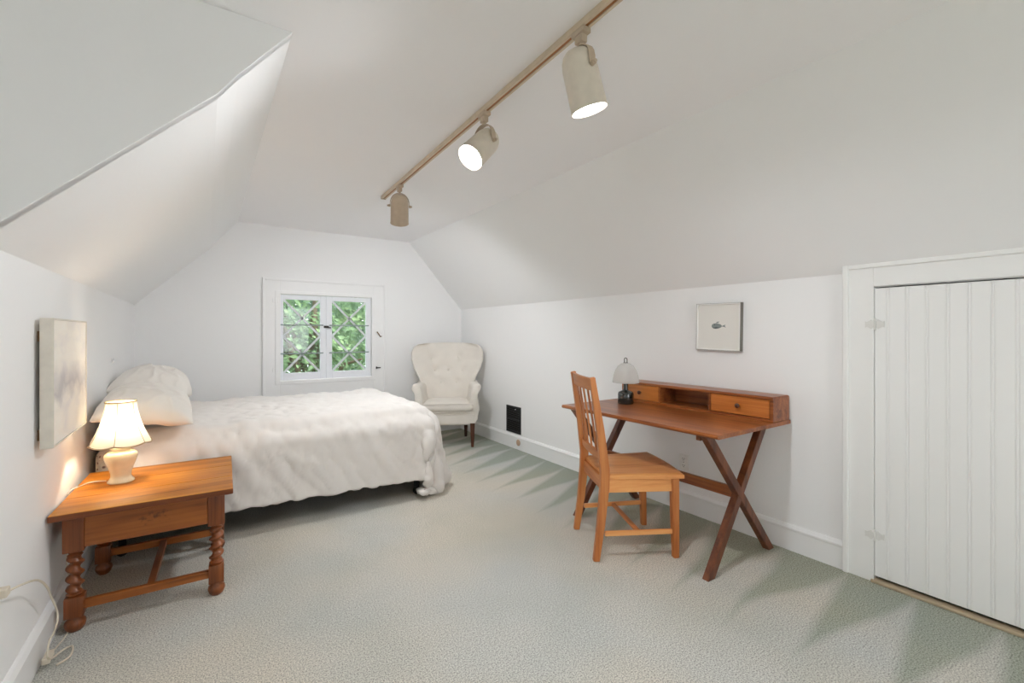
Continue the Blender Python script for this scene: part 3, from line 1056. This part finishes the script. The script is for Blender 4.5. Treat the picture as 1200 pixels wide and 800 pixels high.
# ------------------------------------------------------------------ bed
bed = thing('bed', 'low dark bed base with black caster legs under the white comforter', 'bed', (0.48, 4.02, 0))
BX0, BX1, BY0, BY1 = -0.505, 1.50, 3.33, 4.71
bx, by = 0.48, 4.02


def bloc(b):
    return shift(b, (-bx, -by, 0))


b = B()
for y in (BY0 + 0.02, BY1 - 0.02):
    b.box(BX0, BX1, y - 0.018, y + 0.018, 0.150, 0.190, 0.003)
for x in (BX0 + 0.02, (BX0 + BX1) / 2, BX1 - 0.02):
    b.box(x - 0.018, x + 0.018, BY0 + 0.038, BY1 - 0.038, 0.150, 0.188, 0.003)
bloc(b).build('metal_frame', IRON, bed)
b = B().box(BX0, BX1, BY0, BY1, 0.192, 0.40, 0.02)
bloc(b).build('box_spring', TICK, bed)
for x in (BX0 + 0.12, BX1 - 0.13):
    for y in (BY0 + 0.015, BY1 - 0.015):
        b = B().box(x - 0.016, x + 0.016, y - 0.016, y + 0.016, 0.052, 0.150, 0.002)
        lg = bloc(b).build('leg', IRON, bed)
        M = Matrix.Translation((x, y, 0.027)) @ Matrix.Rotation(PI / 2, 4, 'X')
        b = B().lathe([(0, -0.018), (0.024, -0.018), (0.027, -0.012), (0.027, 0.012), (0.024, 0.018), (0, 0.018)], 24, (0, 0, 0), M)
        b.box(x - 0.006, x + 0.006, y - 0.024, y - 0.019, 0.02, 0.056); b.box(x - 0.006, x + 0.006, y + 0.019, y + 0.024, 0.02, 0.056)
        bloc(b).build('caster', IRON, lg, 0.6)
mt = B().box(BX0, BX1 - 0.04, BY0 + 0.005, BY1 - 0.005, 0.402, 0.612, 0.06, 4)
tag(mt.build('mattress', FLORAL, None, 0.8), 'mattress in floral fabric showing at the head end behind the table lamp', 'mattress')


# comforter: a sheet let fall over the mattress by the cloth solver, then baked to a plain mesh
def make_comforter():
    bm = bmesh.new()
    bmesh.ops.create_cube(bm, size=1)
    for v in bm.verts:
        v.co = Vector(((BX0 + BX1) / 2 + v.co.x * (BX1 - BX0 + 0.02), by + v.co.y * (BY1 - BY0 + 0.02), 0.16 + (v.co.z + 0.5) * 0.462))
    bmesh.ops.bevel(bm, geom=bm.edges[:], offset=0.08, segments=5, affect='EDGES')
    me = bpy.data.meshes.new('tmpbox'); bm.to_mesh(me); bm.free()
    body = bpy.data.objects.new('tmpbox', me); C.objects.link(body)
    body.modifiers.new('c', 'COLLISION'); body.collision.thickness_outer = 0.025; body.collision.cloth_friction = 25
    bm = bmesh.new(); bmesh.ops.create_grid(bm, x_segments=1, y_segments=1, size=4)
    me = bpy.data.meshes.new('tmpground'); bm.to_mesh(me); bm.free()
    gr = bpy.data.objects.new('tmpground', me); C.objects.link(gr); gr.location = (0.5, 4, 0.0)
    gr.modifiers.new('c', 'COLLISION'); gr.collision.thickness_outer = 0.02
    W, H, n = 2.46, 2.30, 72
    bm = bmesh.new(); bmesh.ops.create_grid(bm, x_segments=n, y_segments=n, size=0.5)
    for v in bm.verts:
        x, y = v.co.x, v.co.y
        v.co.x = -0.41 + (x + 0.5) * W
        v.co.y = 4.03 + y * H - 0.05 * (x + 0.5)
        v.co.z = 0.69 + 0.03 * noise.noise(Vector((x * 9, y * 9, 3.3))) + 0.012 * noise.noise(Vector((x * 25, y * 25, 1)))
    me = bpy.data.meshes.new('tmpcloth'); bm.to_mesh(me); bm.free()
    cl = bpy.data.objects.new('tmpcloth', me); C.objects.link(cl)
    md = cl.modifiers.new('cl', 'CLOTH'); s = md.settings
    s.quality = 6; s.mass = 0.4
    s.tension_stiffness = 12; s.compression_stiffness = 12; s.shear_stiffness = 5; s.bending_stiffness = 0.8
    s.air_damping = 2
    md.collision_settings.collision_quality = 2
    md.collision_settings.distance_min = 0.012
    md.point_cache.frame_end = 80
    for fr in range(1, 62):
        SC.frame_set(fr)
    dg = bpy.context.evaluated_depsgraph_get()
    res = bpy.data.meshes.new_from_object(cl.evaluated_get(dg))
    SC.frame_set(1)
    for o in (cl, body, gr):
        bpy.data.objects.remove(o)
    bm = bmesh.new(); bm.from_mesh(res); bpy.data.meshes.remove(res)
    b = B(); b.bm.free(); b.bm = bm
    o = b.build('comforter', DUVET, None, 3)
    # plumpness: soft folds that run down the sides, rumples on top
    sub = o.modifiers.new('s', 'SUBSURF'); sub.levels = 1; sub.render_levels = 1

    def bake():
        dg = bpy.context.evaluated_depsgraph_get(); dg.update()
        res = bpy.data.meshes.new_from_object(o.evaluated_get(dg))
        o.modifiers.clear()
        old = o.data; o.data = res
        bpy.data.meshes.remove(old)
        return res
    res = bake()
    L = o.location
    nrm = [v.normal.copy() for v in res.vertices]
    up = 1 if sum(n.z for n in nrm) > 0 else -1
    for v, n in zip(res.vertices, nrm):
        p_ = v.co + L
        side = max(0.0, min(1.0, (0.62 - p_.z) / 0.2))
        q1 = noise.noise(Vector((p_.x * 4.2 + p_.z * 1.6, p_.y * 4.2, p_.z * 1.5)))
        q2 = noise.noise(Vector((p_.x * 11 + p_.z * 5.0, p_.y * 10, p_.z * 3.0 + 7)))
        q3 = noise.noise(Vector((p_.x * 24 - p_.z * 9, p_.y * 24, p_.z * 10 + 3)))
        q4 = 1 - abs(noise.noise(Vector((p_.x * 6.5 + p_.z * 3.5, p_.y * 5, p_.z * 2.0 + 11))))
        q5 = 1 - abs(noise.noise(Vector((p_.x * 13 + p_.z * 7.0, p_.y * 9, p_.z * 5.0 + 23))))
        d = 0.016 * q1 + 0.012 * q2 + 0.007 * q3 + 0.014 * (q4 ** 6 - 0.3) * (0.35 + side) + 0.010 * (q5 ** 9 - 0.15) * (0.5 + side)
        v.co += n * up * d
    sol = o.modifiers.new('t', 'SOLIDIFY'); sol.thickness = 0.030; sol.offset = 0.8 * up
    res = bake()
    loz = o.location.z
    for v in res.vertices:
        if v.co.z + loz < 0.004:
            v.co.z = 0.004 - loz
    for p in res.polygons:
        p.use_smooth = True
    return o


cf = make_comforter()
tag(cf, 'rumpled white down comforter draped over the bed with its corner on the carpet', 'comforter')


def pillow(name, mat, loc, rot, size, seed, label, group=None):
    L, D, Tk = size

    def f(u, v, s):
        a, c = -1 + 2 * u, -1 + 2 * v
        ea, ec = 1 - a * a, 1 - c * c
        th = max(0, ea) ** 0.40 * max(0, ec) ** 0.36
        x = a * D / 2 * (1 - 0.06 * (1 - c * c) * abs(a) ** 3)
        y = c * L / 2 * (1 - 0.05 * (1 - a * a) * abs(c) ** 3)
        z = (1.0 if s > 0 else -0.75) * Tk / 2 * th
        q = Vector((x * 6 + seed, y * 6, s * 2.0))
        rd = 1 - abs(noise.noise(Vector((x * 9 + y * 5 + seed, y * 7 - x * 4, s + seed))))
        z += th * (0.020 * noise.noise(q) + 0.007 * noise.noise(q * 3.3) + 0.016 * (rd ** 7 - 0.2))
        z += 0.006 * math.sin(math.atan2(c, a) * 13 + seed) * (1 - th) * (1 if s > 0 else -1) * min(1, th * 6)
        z -= 0.045 * abs(c) ** 3 + 0.02 * abs(a) ** 3
        return Vector((x, y, z))
    b = B().grid(lambda u, v: f(u, v, 1), 60, 72).grid(lambda u, v: f(1 - u, v, -1), 60, 72)
    bmesh.ops.remove_doubles(b.bm, verts=b.bm.verts, dist=0.0005)
    bmesh.ops.recalc_face_normals(b.bm, faces=b.bm.faces)
    bmesh.ops.rotate(b.bm, verts=b.bm.verts, cent=(0, 0, 0), matrix=Matrix.Rotation(rot[2], 3, 'Z') @ Matrix.Rotation(rot[1], 3, 'Y') @ Matrix.Rotation(rot[0], 3, 'X'))
    bmesh.ops.translate(b.bm, verts=b.bm.verts, vec=loc)
    o = b.build(name, mat, None, 3)
    tag(o, label, 'pillow', group)
    return o


pillow('bed_pillow', FLORAL, (-0.410, 3.40, 0.715), (0, 0.04, 0), (0.42, 0.18, 0.10), 1.0, 'floral pillow tucked against the wall under the white pillow nearest the table lamp')
pillow('bed_pillow', PILLOW, (-0.285, 3.54, 0.818), (-0.02, 0.15, 0.05), (0.70, 0.45, 0.24), 2.0, 'puffy white pillow behind the table lamp, lying over the floral one')
pillow('bed_pillow', PILLOW, (-0.300, 4.27, 0.868), (-0.03, 0.26, -0.05), (0.72, 0.44, 0.27), 4.0, 'greyish white pillow at the window side, behind the puffy one')

# ------------------------------------------------------------------ bedside table
NT = 0.515
nt_rz = math.radians(-1.8)
t = thing('bedside_table', 'antique pine bedside table with barley-twist legs against the left wall', 'side table', (-0.195, 2.88, 0), nt_rz)
hw, hd = 0.318, 0.345      # half top size
b = B()
for i, (y0, y1) in enumerate(((-hd, -0.11), (-0.1085, 0.115), (0.1165, hd))):
    b.box(-hw, hw, y0, y1, NT - 0.026, NT, 0.004)
b.box(-hw + 0.006, hw - 0.006, -hd + 0.006, hd - 0.006, NT - 0.024, NT - 0.003)
tt = b.build('table_top', ANTX, t)
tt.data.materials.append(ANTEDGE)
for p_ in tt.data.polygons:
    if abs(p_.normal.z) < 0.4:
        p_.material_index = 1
lx, ly = 0.250, 0.268
LG = 0.034
for sx in (-1, 1):
    for sy in (-1, 1):
        x, y = sx * lx, sy * ly
        b = B()
        b.box(x - LG, x + LG, y - LG, y + LG, 0.338, NT - 0.026, 0.003)
        b.lathe([(0, 0.340), (0.028, 0.338), (0.020, 0.326), (0.026, 0.318), (0.018, 0.312), (0, 0.312)], 20, (x, y, 0))
        b.twist((x, y), 0.155, 0.318, 0.0235, 0.0075, 3.7 * sx)
        b.lathe([(0, 0.168), (0.018, 0.166), (0.029, 0.156), (0.024, 0.146), (0, 0.146)], 20, (x, y, 0))
        b.box(x - 0.031, x + 0.031, y - 0.031, y + 0.031, 0.062, 0.147, 0.003)
        b.lathe([(0, 0.064), (0.020, 0.062), (0.022, 0.054), (0.033, 0.042), (0.036, 0.028), (0.030, 0.010), (0.022, 0.0), (0, 0.0)], 24, (x, y, 0))
        b.build('leg', ANTZ, t, 0.7)
am = ANTAX.copy(); am.name = 'antique_drawer_front'
ant = am.node_tree; ab = ant.nodes['Principled BSDF']
src = ab.inputs['Base Color'].links[0].from_socket
tc_ = coords(ant, (6.0, 0.0, 11.0)); 
ofs = N(ant, 'ShaderNodeVectorMath', operation='ADD'); ofs.inputs[1].default_value = (-0.02 * 6, 0, -0.430 * 11)
ant.links.new(tc_, ofs.inputs[0])
ln = N(ant, 'ShaderNodeVectorMath', operation='LENGTH'); ant.links.new(ofs.outputs[0], ln.inputs[0])
ns = N(ant, 'ShaderNodeTexNoise', Scale=55.0, Detail=4.0); ant.links.new(coords(ant), ns.inputs['Vector'])
sm = ant.nodes.new('ShaderNodeMath'); sm.operation = 'MULTIPLY_ADD'
ant.links.new(ns.outputs['Fac'], sm.inputs[0]); sm.inputs[1].default_value = 1.5; ant.links.new(ln.outputs['Value'], sm.inputs[2])
fac = ramp(ant, [(0.62, (0.75, 0.75, 0.75, 1)), (0.98, (0, 0, 0, 1))], sm.outputs[0])
mixn = ant.nodes.new('ShaderNodeMix'); mixn.data_type = 'RGBA'
ant.links.new(fac, mixn.inputs[0]); ant.links.new(src, mixn.inputs[6]); mixn.inputs[7].default_value = rgb(58, 30, 14)
ant.links.new(mixn.outputs[2], ab.inputs['Base Color'])
z0, z1 = 0.352, NT - 0.027
for sy in (-1, 1):
    y = sy * (ly + 0.018)
    b = B().box(-lx + LG, lx - LG, y - 0.011, y + 0.011, z0, z1, 0.002)
    b.build('apron' if sy > 0 else 'drawer_front', ANTAX if sy > 0 else am, t)
    B().box(-lx + 0.03, lx - 0.03, sy * ly - 0.013, sy * ly + 0.013, 0.085, 0.120, 0.003).build('stretcher', ANTAX, t)
for sx in (-1, 1):
    x = sx * (lx + 0.018)
    B().box(x - 0.011, x + 0.011, -ly + LG, ly - LG, z0, z1, 0.002).build('apron', ANTY, t)
B().box(-0.014, 0.014, -ly + 0.013, ly - 0.013, 0.087, 0.118, 0.003).build('middle_stretcher', ANTY, t)

# ------------------------------------------------------------------ table lamp
LX, LY = -0.345, 2.955
t = thing('table_lamp', 'lit cream ceramic lamp with scalloped bell shade on the bedside table', 'lamp', (LX, LY, NT))
prof = [(0, 0), (0.066, 0), (0.070, 0.004), (0.068, 0.010), (0.058, 0.018), (0.052, 0.030), (0.053, 0.045), (0.064, 0.075), (0.078, 0.105), (0.085, 0.124), (0.082, 0.140), (0.066, 0.151),
        (0.048, 0.156), (0.047, 0.161), (0.056, 0.167), (0.058, 0.173), (0.055, 0.178), (0.045, 0.180), (0, 0.181)]
prof = [(r_ * 0.77, z_) for r_, z_ in prof]
base = B().lathe(prof, 48).build('base', CERAM, t, 1.2)
B().tube([(0, 0, 0.18), (0, 0, 0.235)], 0.011, 12).lathe([(0, 0.232), (0.016, 0.232), (0.016, 0.252), (0, 0.252)], 16).build('socket', BRASS, t, 0.7)
bulb = B().lathe([(0, 0.252), (0.014, 0.252), (0.018, 0.262), (0.028, 0.280), (0.030, 0.294), (0.026, 0.310), (0.015, 0.320), (0, 0.323)], 20).build('bulb', emissive('warm_bulb', (1, 0.86, 0.66, 1), 125.0), t, 1.0)
# bell shade with eight ribbed gores and a scalloped hem
ZS0, ZS1 = 0.196, 0.398
NG = 6
A0 = math.radians(-95.3)


def shade_r(v):
    return 0.060 + (0.121 - 0.060) * ((1 - v) ** 2.0 * 0.75 + (1 - v) * 0.25)


def shade_pt(u, v, off=0.0):
    a = 2 * PI * u + A0
    g = abs(math.sin((a - A0) * NG / 2))
    r = shade_r(v) * (1 - 0.022 * g * (1 - v * 0.6)) + off
    z = ZS0 + (ZS1 - ZS0) * v
    z -= 0.008 * g * (1 - v) ** 6 * (1 if v < 0.5 else 0)
    return Vector((r * math.cos(a), r * math.sin(a), z))


sh = B().grid(lambda u, v: shade_pt(u, v), 128, 24, True).build('shade', SHADE, t, 3)
n = 128
B().tube([shade_pt(k / n, 0, 0.001) for k in range(n + 1)], 0.0030, 6, False).build('shade_trim', SHADETRIM, sh, 3)
B().tube([shade_pt(k / n, 1, 0.001) for k in range(n + 1)], 0.0035, 6, False).build('shade_trim', SHADETRIM, sh, 3)
b = B()
for g in range(NG):
    u = g / NG
    b.tube([shade_pt(u, k / 16, 0.0005) for k in range(17)], 0.0014, 6)
b.build('shade_rib', SHADETRIM, sh, 3)
b = B()
for k in range(3):
    a = 2 * PI * k / 3 + 0.5
    b.tube([(0.012 * math.cos(a), 0.012 * math.sin(a), 0.385), (0.060 * math.cos(a), 0.060 * math.sin(a), 0.392)], 0.0015, 6)
b.tube([(0.030, 0, 0.262), (0.036, 0, 0.30), (0.030, 0, 0.345), (0.012, 0, 0.383), (-0.012, 0, 0.383), (-0.030, 0, 0.345), (-0.036, 0, 0.30), (-0.030, 0, 0.262)], 0.0015, 6)
b.build('harp', BRASS, t)


def smooth_path(pts, n=6):
    pts = [Vector(p) for p in pts]
    out = []
    for i in range(len(pts) - 1):
        p0 = pts[max(i - 1, 0)]; p1 = pts[i]; p2 = pts[i + 1]; p3 = pts[min(i + 2, len(pts) - 1)]
        for k in range(n):
            q = k / n
            out.append(0.5 * ((2 * p1) + (p2 - p0) * q + (2 * p0 - 5 * p1 + 4 * p2 - p3) * q * q + (3 * p1 - p0 - 3 * p2 + p3) * q ** 3))
    out.append(pts[-1])
    return out


# lamp cord over the table and down the wall gap
cp = [(-0.405, 2.985, 0.5215), (-0.44, 3.005, 0.5195), (-0.470, 3.00, 0.5195), (-0.500, 2.95, 0.5195), (-0.5175, 2.90, 0.5195), (-0.5225, 2.88, 0.505), (-0.5215, 2.86, 0.40), (-0.519, 2.84, 0.20),
      (-0.500, 2.80, 0.16), (-0.462, 2.76, 0.13), (-0.445, 2.73, 0.05), (-0.47, 2.66, 0.008), (-0.475, 2.56, 0.008), (-0.492, 2.47, 0.010), (-0.497, 2.42, 0.030)]
cp = smooth_path([(a - LX, c - LY, z - NT) for a, c, z in cp])
B().tube(cp, 0.0030, 8).build('cord', CORDW, t, 3)

# extension cord by the wall
t = thing('extension_cord', 'cream extension cord looping down the wall from the outlet to the carpet', 'cord', (-0.50, 2.40, 0))
ox, oyy = -0.50, 2.40
pp = [(-0.508, 2.035, 0.452), (-0.488, 2.10, 0.440), (-0.485, 2.25, 0.385), (-0.485, 2.36, 0.31), (-0.488, 2.44, 0.23), (-0.486, 2.50, 0.155), (-0.482, 2.49, 0.115), (-0.480, 2.42, 0.10), (-0.478, 2.36, 0.11), (-0.478, 2.33, 0.07), (-0.476, 2.38, 0.03), (-0.46, 2.46, 0.010), (-0.435, 2.47, 0.008), (-0.430, 2.40, 0.008), (-0.46, 2.36, 0.010)]
pp = smooth_path([(a - ox, c - oyy, z) for a, c, z in pp])
B().tube(pp, 0.0036, 8).build('cord', CORDW, t, 3)
b = B().box(-0.524 - ox, -0.498 - ox, 2.000 - oyy, 2.036 - oyy, 0.446, 0.472, 0.004)
b.build('plug', CORDW, t)
b = B().box(-0.50 - ox, -0.476 - ox, 2.355 - oyy, 2.42 - oyy, 0.024, 0.046, 0.004)
b.build('socket_block', CORDW, t)

# ------------------------------------------------------------------ armchair (front faces local -y)
t = thing('armchair', 'off-white buttoned linen wing armchair in the corner beyond the bed', 'armchair', (2.32, 4.748, 0), math.radians(-28))
# seat frame and cushion
b = B().prism([(-0.325, -0.30), (0.325, -0.30), (0.27, 0.26), (-0.27, 0.26)], 'z', 0.250, 0.384, 0.018)
b.build('seat_base', LINEN, t, 0.8)


def cushion(u, v, s):
    a, c = -1 + 2 * u, -1 + 2 * v
    e = (1 - abs(a) ** 6) * (1 - abs(c) ** 6)
    th = max(0, e) ** 0.35
    hwid = 0.298 - 0.045 * v
    return Vector((a * hwid, -0.325 + 0.52 * v, 0.440 + s * (0.054 * th + 0.012 * max(0, (1 - a * a) * (1 - c * c)))))


b = B().grid(lambda u, v: cushion(u, v, 1), 32, 32).grid(lambda u, v: cushion(1 - u, v, -1), 32, 32)
bmesh.ops.remove_doubles(b.bm, verts=b.bm.verts, dist=0.0005)
bmesh.ops.recalc_face_normals(b.bm, faces=b.bm.faces)
cu = b.build('seat_cushion', LINEN, t, 3)
b = B()
for zz in (0.484, 0.394):
    b.tube([(-0.292, -0.322, zz), (-0.15, -0.327, zz + 0.002), (0.0, -0.328, zz + 0.003), (0.15, -0.327, zz + 0.002), (0.292, -0.322, zz)], 0.0045, 6)
b.build('piping', LINEN, cu, 3)
# the back: narrow waist, spoon-shaped top with wings that curl forward
BUT = [(-0.62, 0.72), (0.0, 0.74), (0.62, 0.72), (-0.36, 0.55), (0.36, 0.55), (0.0, 0.53), (-0.22, 0.36), (0.22, 0.36), (-0.74, 0.56), (0.74, 0.56)]
BUT = [(-0.55, 0.76), (0.35, 0.78), (-0.42, 0.58), (0.02, 0.58), (0.50, 0.58), (-0.22, 0.40), (0.30, 0.40)]


def back_w(v):
    key = [(0.0, 0.285), (0.20, 0.292), (0.36, 0.305), (0.50, 0.335), (0.62, 0.385), (0.75, 0.418), (0.87, 0.420), (0.95, 0.395), (0.985, 0.35), (1.0, 0.29)]
    for (a, x), (c, y) in zip(key, key[1:]):
        if v <= c:
            q = (v - a) / (c - a)
            return x + (y - x) * q
    return key[-1][1]


def back_pt(u, v, s):
    a = -1 + 2 * u
    w = back_w(v)
    x = a * w
    z = 0.36 + 0.775 * v + 0.012 * (1 - a * a) * v
    y = 0.165 + 0.13 * v + 0.02 * v * v
    wing = max(0.0, min(1.0, (v - 0.05) / 0.45))
    y -= (0.09 + 0.085 * wing) * abs(a) ** 2.6
    edge = min(1 - abs(a), (1 - v) * 1.6)
    thick = 0.040 * (max(0.0, 1 - (1 - min(1, edge / 0.16)) ** 2)) ** 0.5
    if s > 0:    # front, with button dimples
        y -= thick
        for bx_, bv in BUT:
            r2 = ((x - bx_ * 0.36) / 0.052) ** 2 + ((v - bv) * 0.775 / 0.052) ** 2
            y += 0.022 * math.exp(-r2)
    else:
        y += thick * 0.9
    return Vector((x, y, z))


b = B().grid(lambda u, v: back_pt(u, v, 1), 72, 64).grid(lambda u, v: back_pt(1 - u, v, -1), 72, 64)
bmesh.ops.remove_doubles(b.bm, verts=b.bm.verts, dist=0.0008)
bmesh.ops.recalc_face_normals(b.bm, faces=b.bm.faces)
bk = b.build('backrest', LINEN, t, 3)
for bx_, bv in BUT:
    x = bx_ * 0.36
    w = back_w(bv)
    p_ = back_pt((x / w + 1) / 2, bv, 1)
    M = Matrix.Translation(p_ + Vector((0, 0.002, 0))) @ Matrix.Rotation(PI / 2, 4, 'X')
    B().lathe([(0.011, 0.0), (0.011, 0.003), (0.007, 0.007), (0, 0.008)], 14, (0, 0, 0), M).build('button', LINEN, bk, 3)
# scroll arms
for s in (-1, 1):
    b = B()
    sec = [(-0.040, 0.30), (0.030, 0.30), (0.030, 0.55), (0.042, 0.605), (0.060, 0.630), (0.066, 0.652), (0.056, 0.678), (0.032, 0.690), (0.0, 0.686), (-0.022, 0.668), (-0.034, 0.64), (-0.040, 0.58)]
    sec0 = sec
    stations = [(-0.275, 0.285, -0.012, 0.90), (-0.262, 0.290, 0.0, 1.0), (-0.10, 0.283, 0.004, 1.0), (0.05, 0.272, 0.012, 0.97), (0.17, 0.262, 0.02, 0.90)]
    bmq = bmesh.new()
    rows = []
    for y, x, dz, k in stations:
        rows.append([bmq.verts.new((s * (x + 0.02 + (a) * k), y, 0.30 + (z - 0.30) * (1 + dz) - (0.0 if k == 1 else 0.006))) for a, z in sec0])
    m = len(sec0)
    for r0, r1 in zip(rows, rows[1:]):
        for k in range(m):
            bmq.faces.new((r0[k], r0[(k + 1) % m], r1[(k + 1) % m], r1[k]))
    bmq.faces.new(rows[0]); bmq.faces.new(rows[-1][::-1])
    bmesh.ops.recalc_face_normals(bmq, faces=bmq.faces)
    bmesh.ops.subdivide_edges(bmq, edges=[e for e in bmq.edges], cuts=1, use_grid_fill=True, smooth=0.6)
    b._add(bmq)
    b.build('arm', LINEN, t, 1.0)
for x, y, lean_y in ((-0.285, -0.265, 0.0), (0.285, -0.265, 0.0), (-0.215, 0.215, 0.05), (0.215, 0.215, 0.05)):
    b = B().sweep([(x * (1.0), y + lean_y, 0.0), (x, y, 0.27)], [(0.030, 0.030), (0.054, 0.054)], (1, 0, 0), 0.004)
    b.build('leg', LEGDARK, t)

# ------------------------------------------------------------------ trees outside
LEAF = [leaf_mat('leaves_deep', rgb(76, 98, 84), rgb(98, 122, 102), rgb(124, 146, 122)),
        leaf_mat('leaves_mid', rgb(92, 112, 92), rgb(122, 144, 110), rgb(152, 170, 128)),
        leaf_mat('leaves_pale', rgb(94, 114, 104), rgb(124, 144, 126), rgb(154, 172, 150))]
BARK = wood('bark', rgb(50, 40, 32), rgb(84, 70, 56), rgb(110, 96, 80), 'z', 0.9)


def tree(x, y, ground, zc, rad, n, leafsize, mat, label, seed):
    rnd = random.Random(seed)
    t = thing('broadleaf_tree', label, 'tree', (x, y, ground), 0, 'trees outside the window')
    bm = bmesh.new()
    blobs = [(Vector((rnd.uniform(-0.75, 0.75) * rad, rnd.uniform(-0.5, 0.5) * rad, zc - ground + rnd.uniform(-0.9, 0.8) * rad)), rad * rnd.uniform(0.25, 0.5)) for _ in range(26)]
    for i in range(n):
        c, r = rnd.choice(blobs)
        d = Vector((rnd.gauss(0, 1), rnd.gauss(0, 1), rnd.gauss(0, 1))).normalized()
        p = c + d * r * rnd.uniform(0.6, 1.05)
        nrm = (d * 0.7 + Vector((rnd.gauss(0, .6), rnd.gauss(0, .6), rnd.gauss(0, .6) + 0.3))).normalized()
        a = nrm.cross(Vector((rnd.random(), rnd.random(), rnd.random()))).normalized()
        e = nrm.cross(a)
        L = leafsize * rnd.uniform(0.6, 1.25)
        vs = [bm.verts.new(p + a * L), bm.verts.new(p + e * L * 0.42 + nrm * L * 0.06), bm.verts.new(p - a * L * 0.8), bm.verts.new(p - e * L * 0.42 + nrm * L * 0.06)]
        bm.faces.new(vs)
    b = B(); b.bm.free(); b.bm = bm
    b.build('foliage', mat, t)
    b = B().tube([(0, 0, 0), (0.08, 0, (zc - ground) * 0.5), (-0.05, 0.05, zc - ground), (0.0, 0.1, zc - ground + rad * 0.6)], [rad * 0.12, rad * 0.09, rad * 0.06, rad * 0.02], 10)
    for k in range(6):
        c, r = blobs[k]
        b.tube([(0, 0, (zc - ground) * (0.6 + 0.05 * k)), c * 0.6 + Vector((0, 0, (zc - ground) * 0.36)), c], [rad * 0.04, rad * 0.025, rad * 0.01], 7)
    b.build('trunk', BARK, t, 1.0)
    return t


GZ = -4.6
gm, gnt, gb = new_mat('lawn')
gn = N(gnt, 'ShaderNodeTexNoise', Scale=3.0, Detail=5.0)
gnt.links.new(ramp(gnt, [(0.3, rgb(58, 84, 44)), (0.7, rgb(96, 124, 64))], gn.outputs['Fac']), gb.inputs['Base Color'])
gb.inputs['Roughness'].default_value = 1.0
b = B().box(-30, 36, -20, 50, GZ - 0.2, GZ).build('ground', gm)
struct(b)
tree(1.9, 10.0, GZ, 1.0, 1.75, 9000, 0.075, LEAF[1], 'bright green leafy tree nearest outside the window', 1)
tree(5.0, 15.2, GZ, 1.2, 2.4, 8000, 0.12, LEAF[2], 'bushy green tree behind the nearest one, toward the right window pane', 2)
tree(-0.9, 15.4, GZ, 1.0, 2.5, 8000, 0.12, LEAF[2], 'pale bluish green tree filling the left window pane', 3)
tree(2.2, 24.0, GZ, 1.2, 5.0, 12000, 0.24, LEAF[0], 'tall dark green tree at the back beyond the other trees', 4)

# ------------------------------------------------------------------ light
def area(name, loc, target, sx, sy, watts, col):
    ld = bpy.data.lights.new(name, 'AREA')
    ld.shape = 'RECTANGLE'; ld.size = sx; ld.size_y = sy
    ld.energy = watts; ld.color = col
    o = bpy.data.objects.new(name, ld); C.objects.link(o)
    o.location = loc
    o.rotation_euler = (Vector(target) - Vector(loc)).to_track_quat('-Z', 'Y').to_euler()
    return o


# fill lamps added outside the two invented openings, both out of frame
area('fill_dormer', (XD - T - 0.10, (WY0 + WY1) / 2, (WZ0 + WZ1) / 2), (2.0, 0.6, 1.2), 1.1, 0.8, 3, (1.0, 0.95, 0.87))
area('fill_near', ((NX0 + NX1) / 2, YF - T - 0.10, (NZ0 + NZ1) / 2), (0.6, 3.0, 1.3), 0.9, 1.0, 3, (1.0, 0.95, 0.87))

sun = bpy.data.lights.new('sun', 'SUN')
sun.energy = 3.0; sun.angle = 0.02; sun.color = (1.0, 0.96, 0.88)
so = bpy.data.objects.new('sun', sun); C.objects.link(so)
so.rotation_euler = Vector((-0.35, 0.75, -0.95)).to_track_quat('-Z', 'Y').to_euler()

w = bpy.data.worlds.new('sky'); SC.world = w; w.use_nodes = True
bg = w.node_tree.nodes['Background']
bg.inputs[0].default_value = (0.90, 0.94, 1.0, 1)
bg.inputs[1].default_value = 4.0

# ------------------------------------------------------------------ camera
cd = bpy.data.cameras.new('camera')
cam = bpy.data.objects.new('camera', cd); C.objects.link(cam)
FPX = 530.0
cd.sensor_width = 36.0
cd.sensor_fit = 'HORIZONTAL'
cd.lens = FPX * 36.0 / 1200.0
cd.shift_y = -9.0 / 1200.0
cd.clip_start = 0.02
cam.location = (0, 0, 1.25)
cam.rotation_euler = (PI / 2, 0, -math.atan2(360, 530))
SC.camera = cam

vs = SC.view_settings
vs.view_transform = 'Standard'
vs.look = 'None'
vs.gamma = 1.0
vs.exposure = 0.40
vs.use_curve_mapping = False
SC.cycles.max_bounces = 14
SC.cycles.diffuse_bounces = 8
SC.cycles.transparent_max_bounces = 12
SC.cycles.sample_clamp_indirect = 6.0
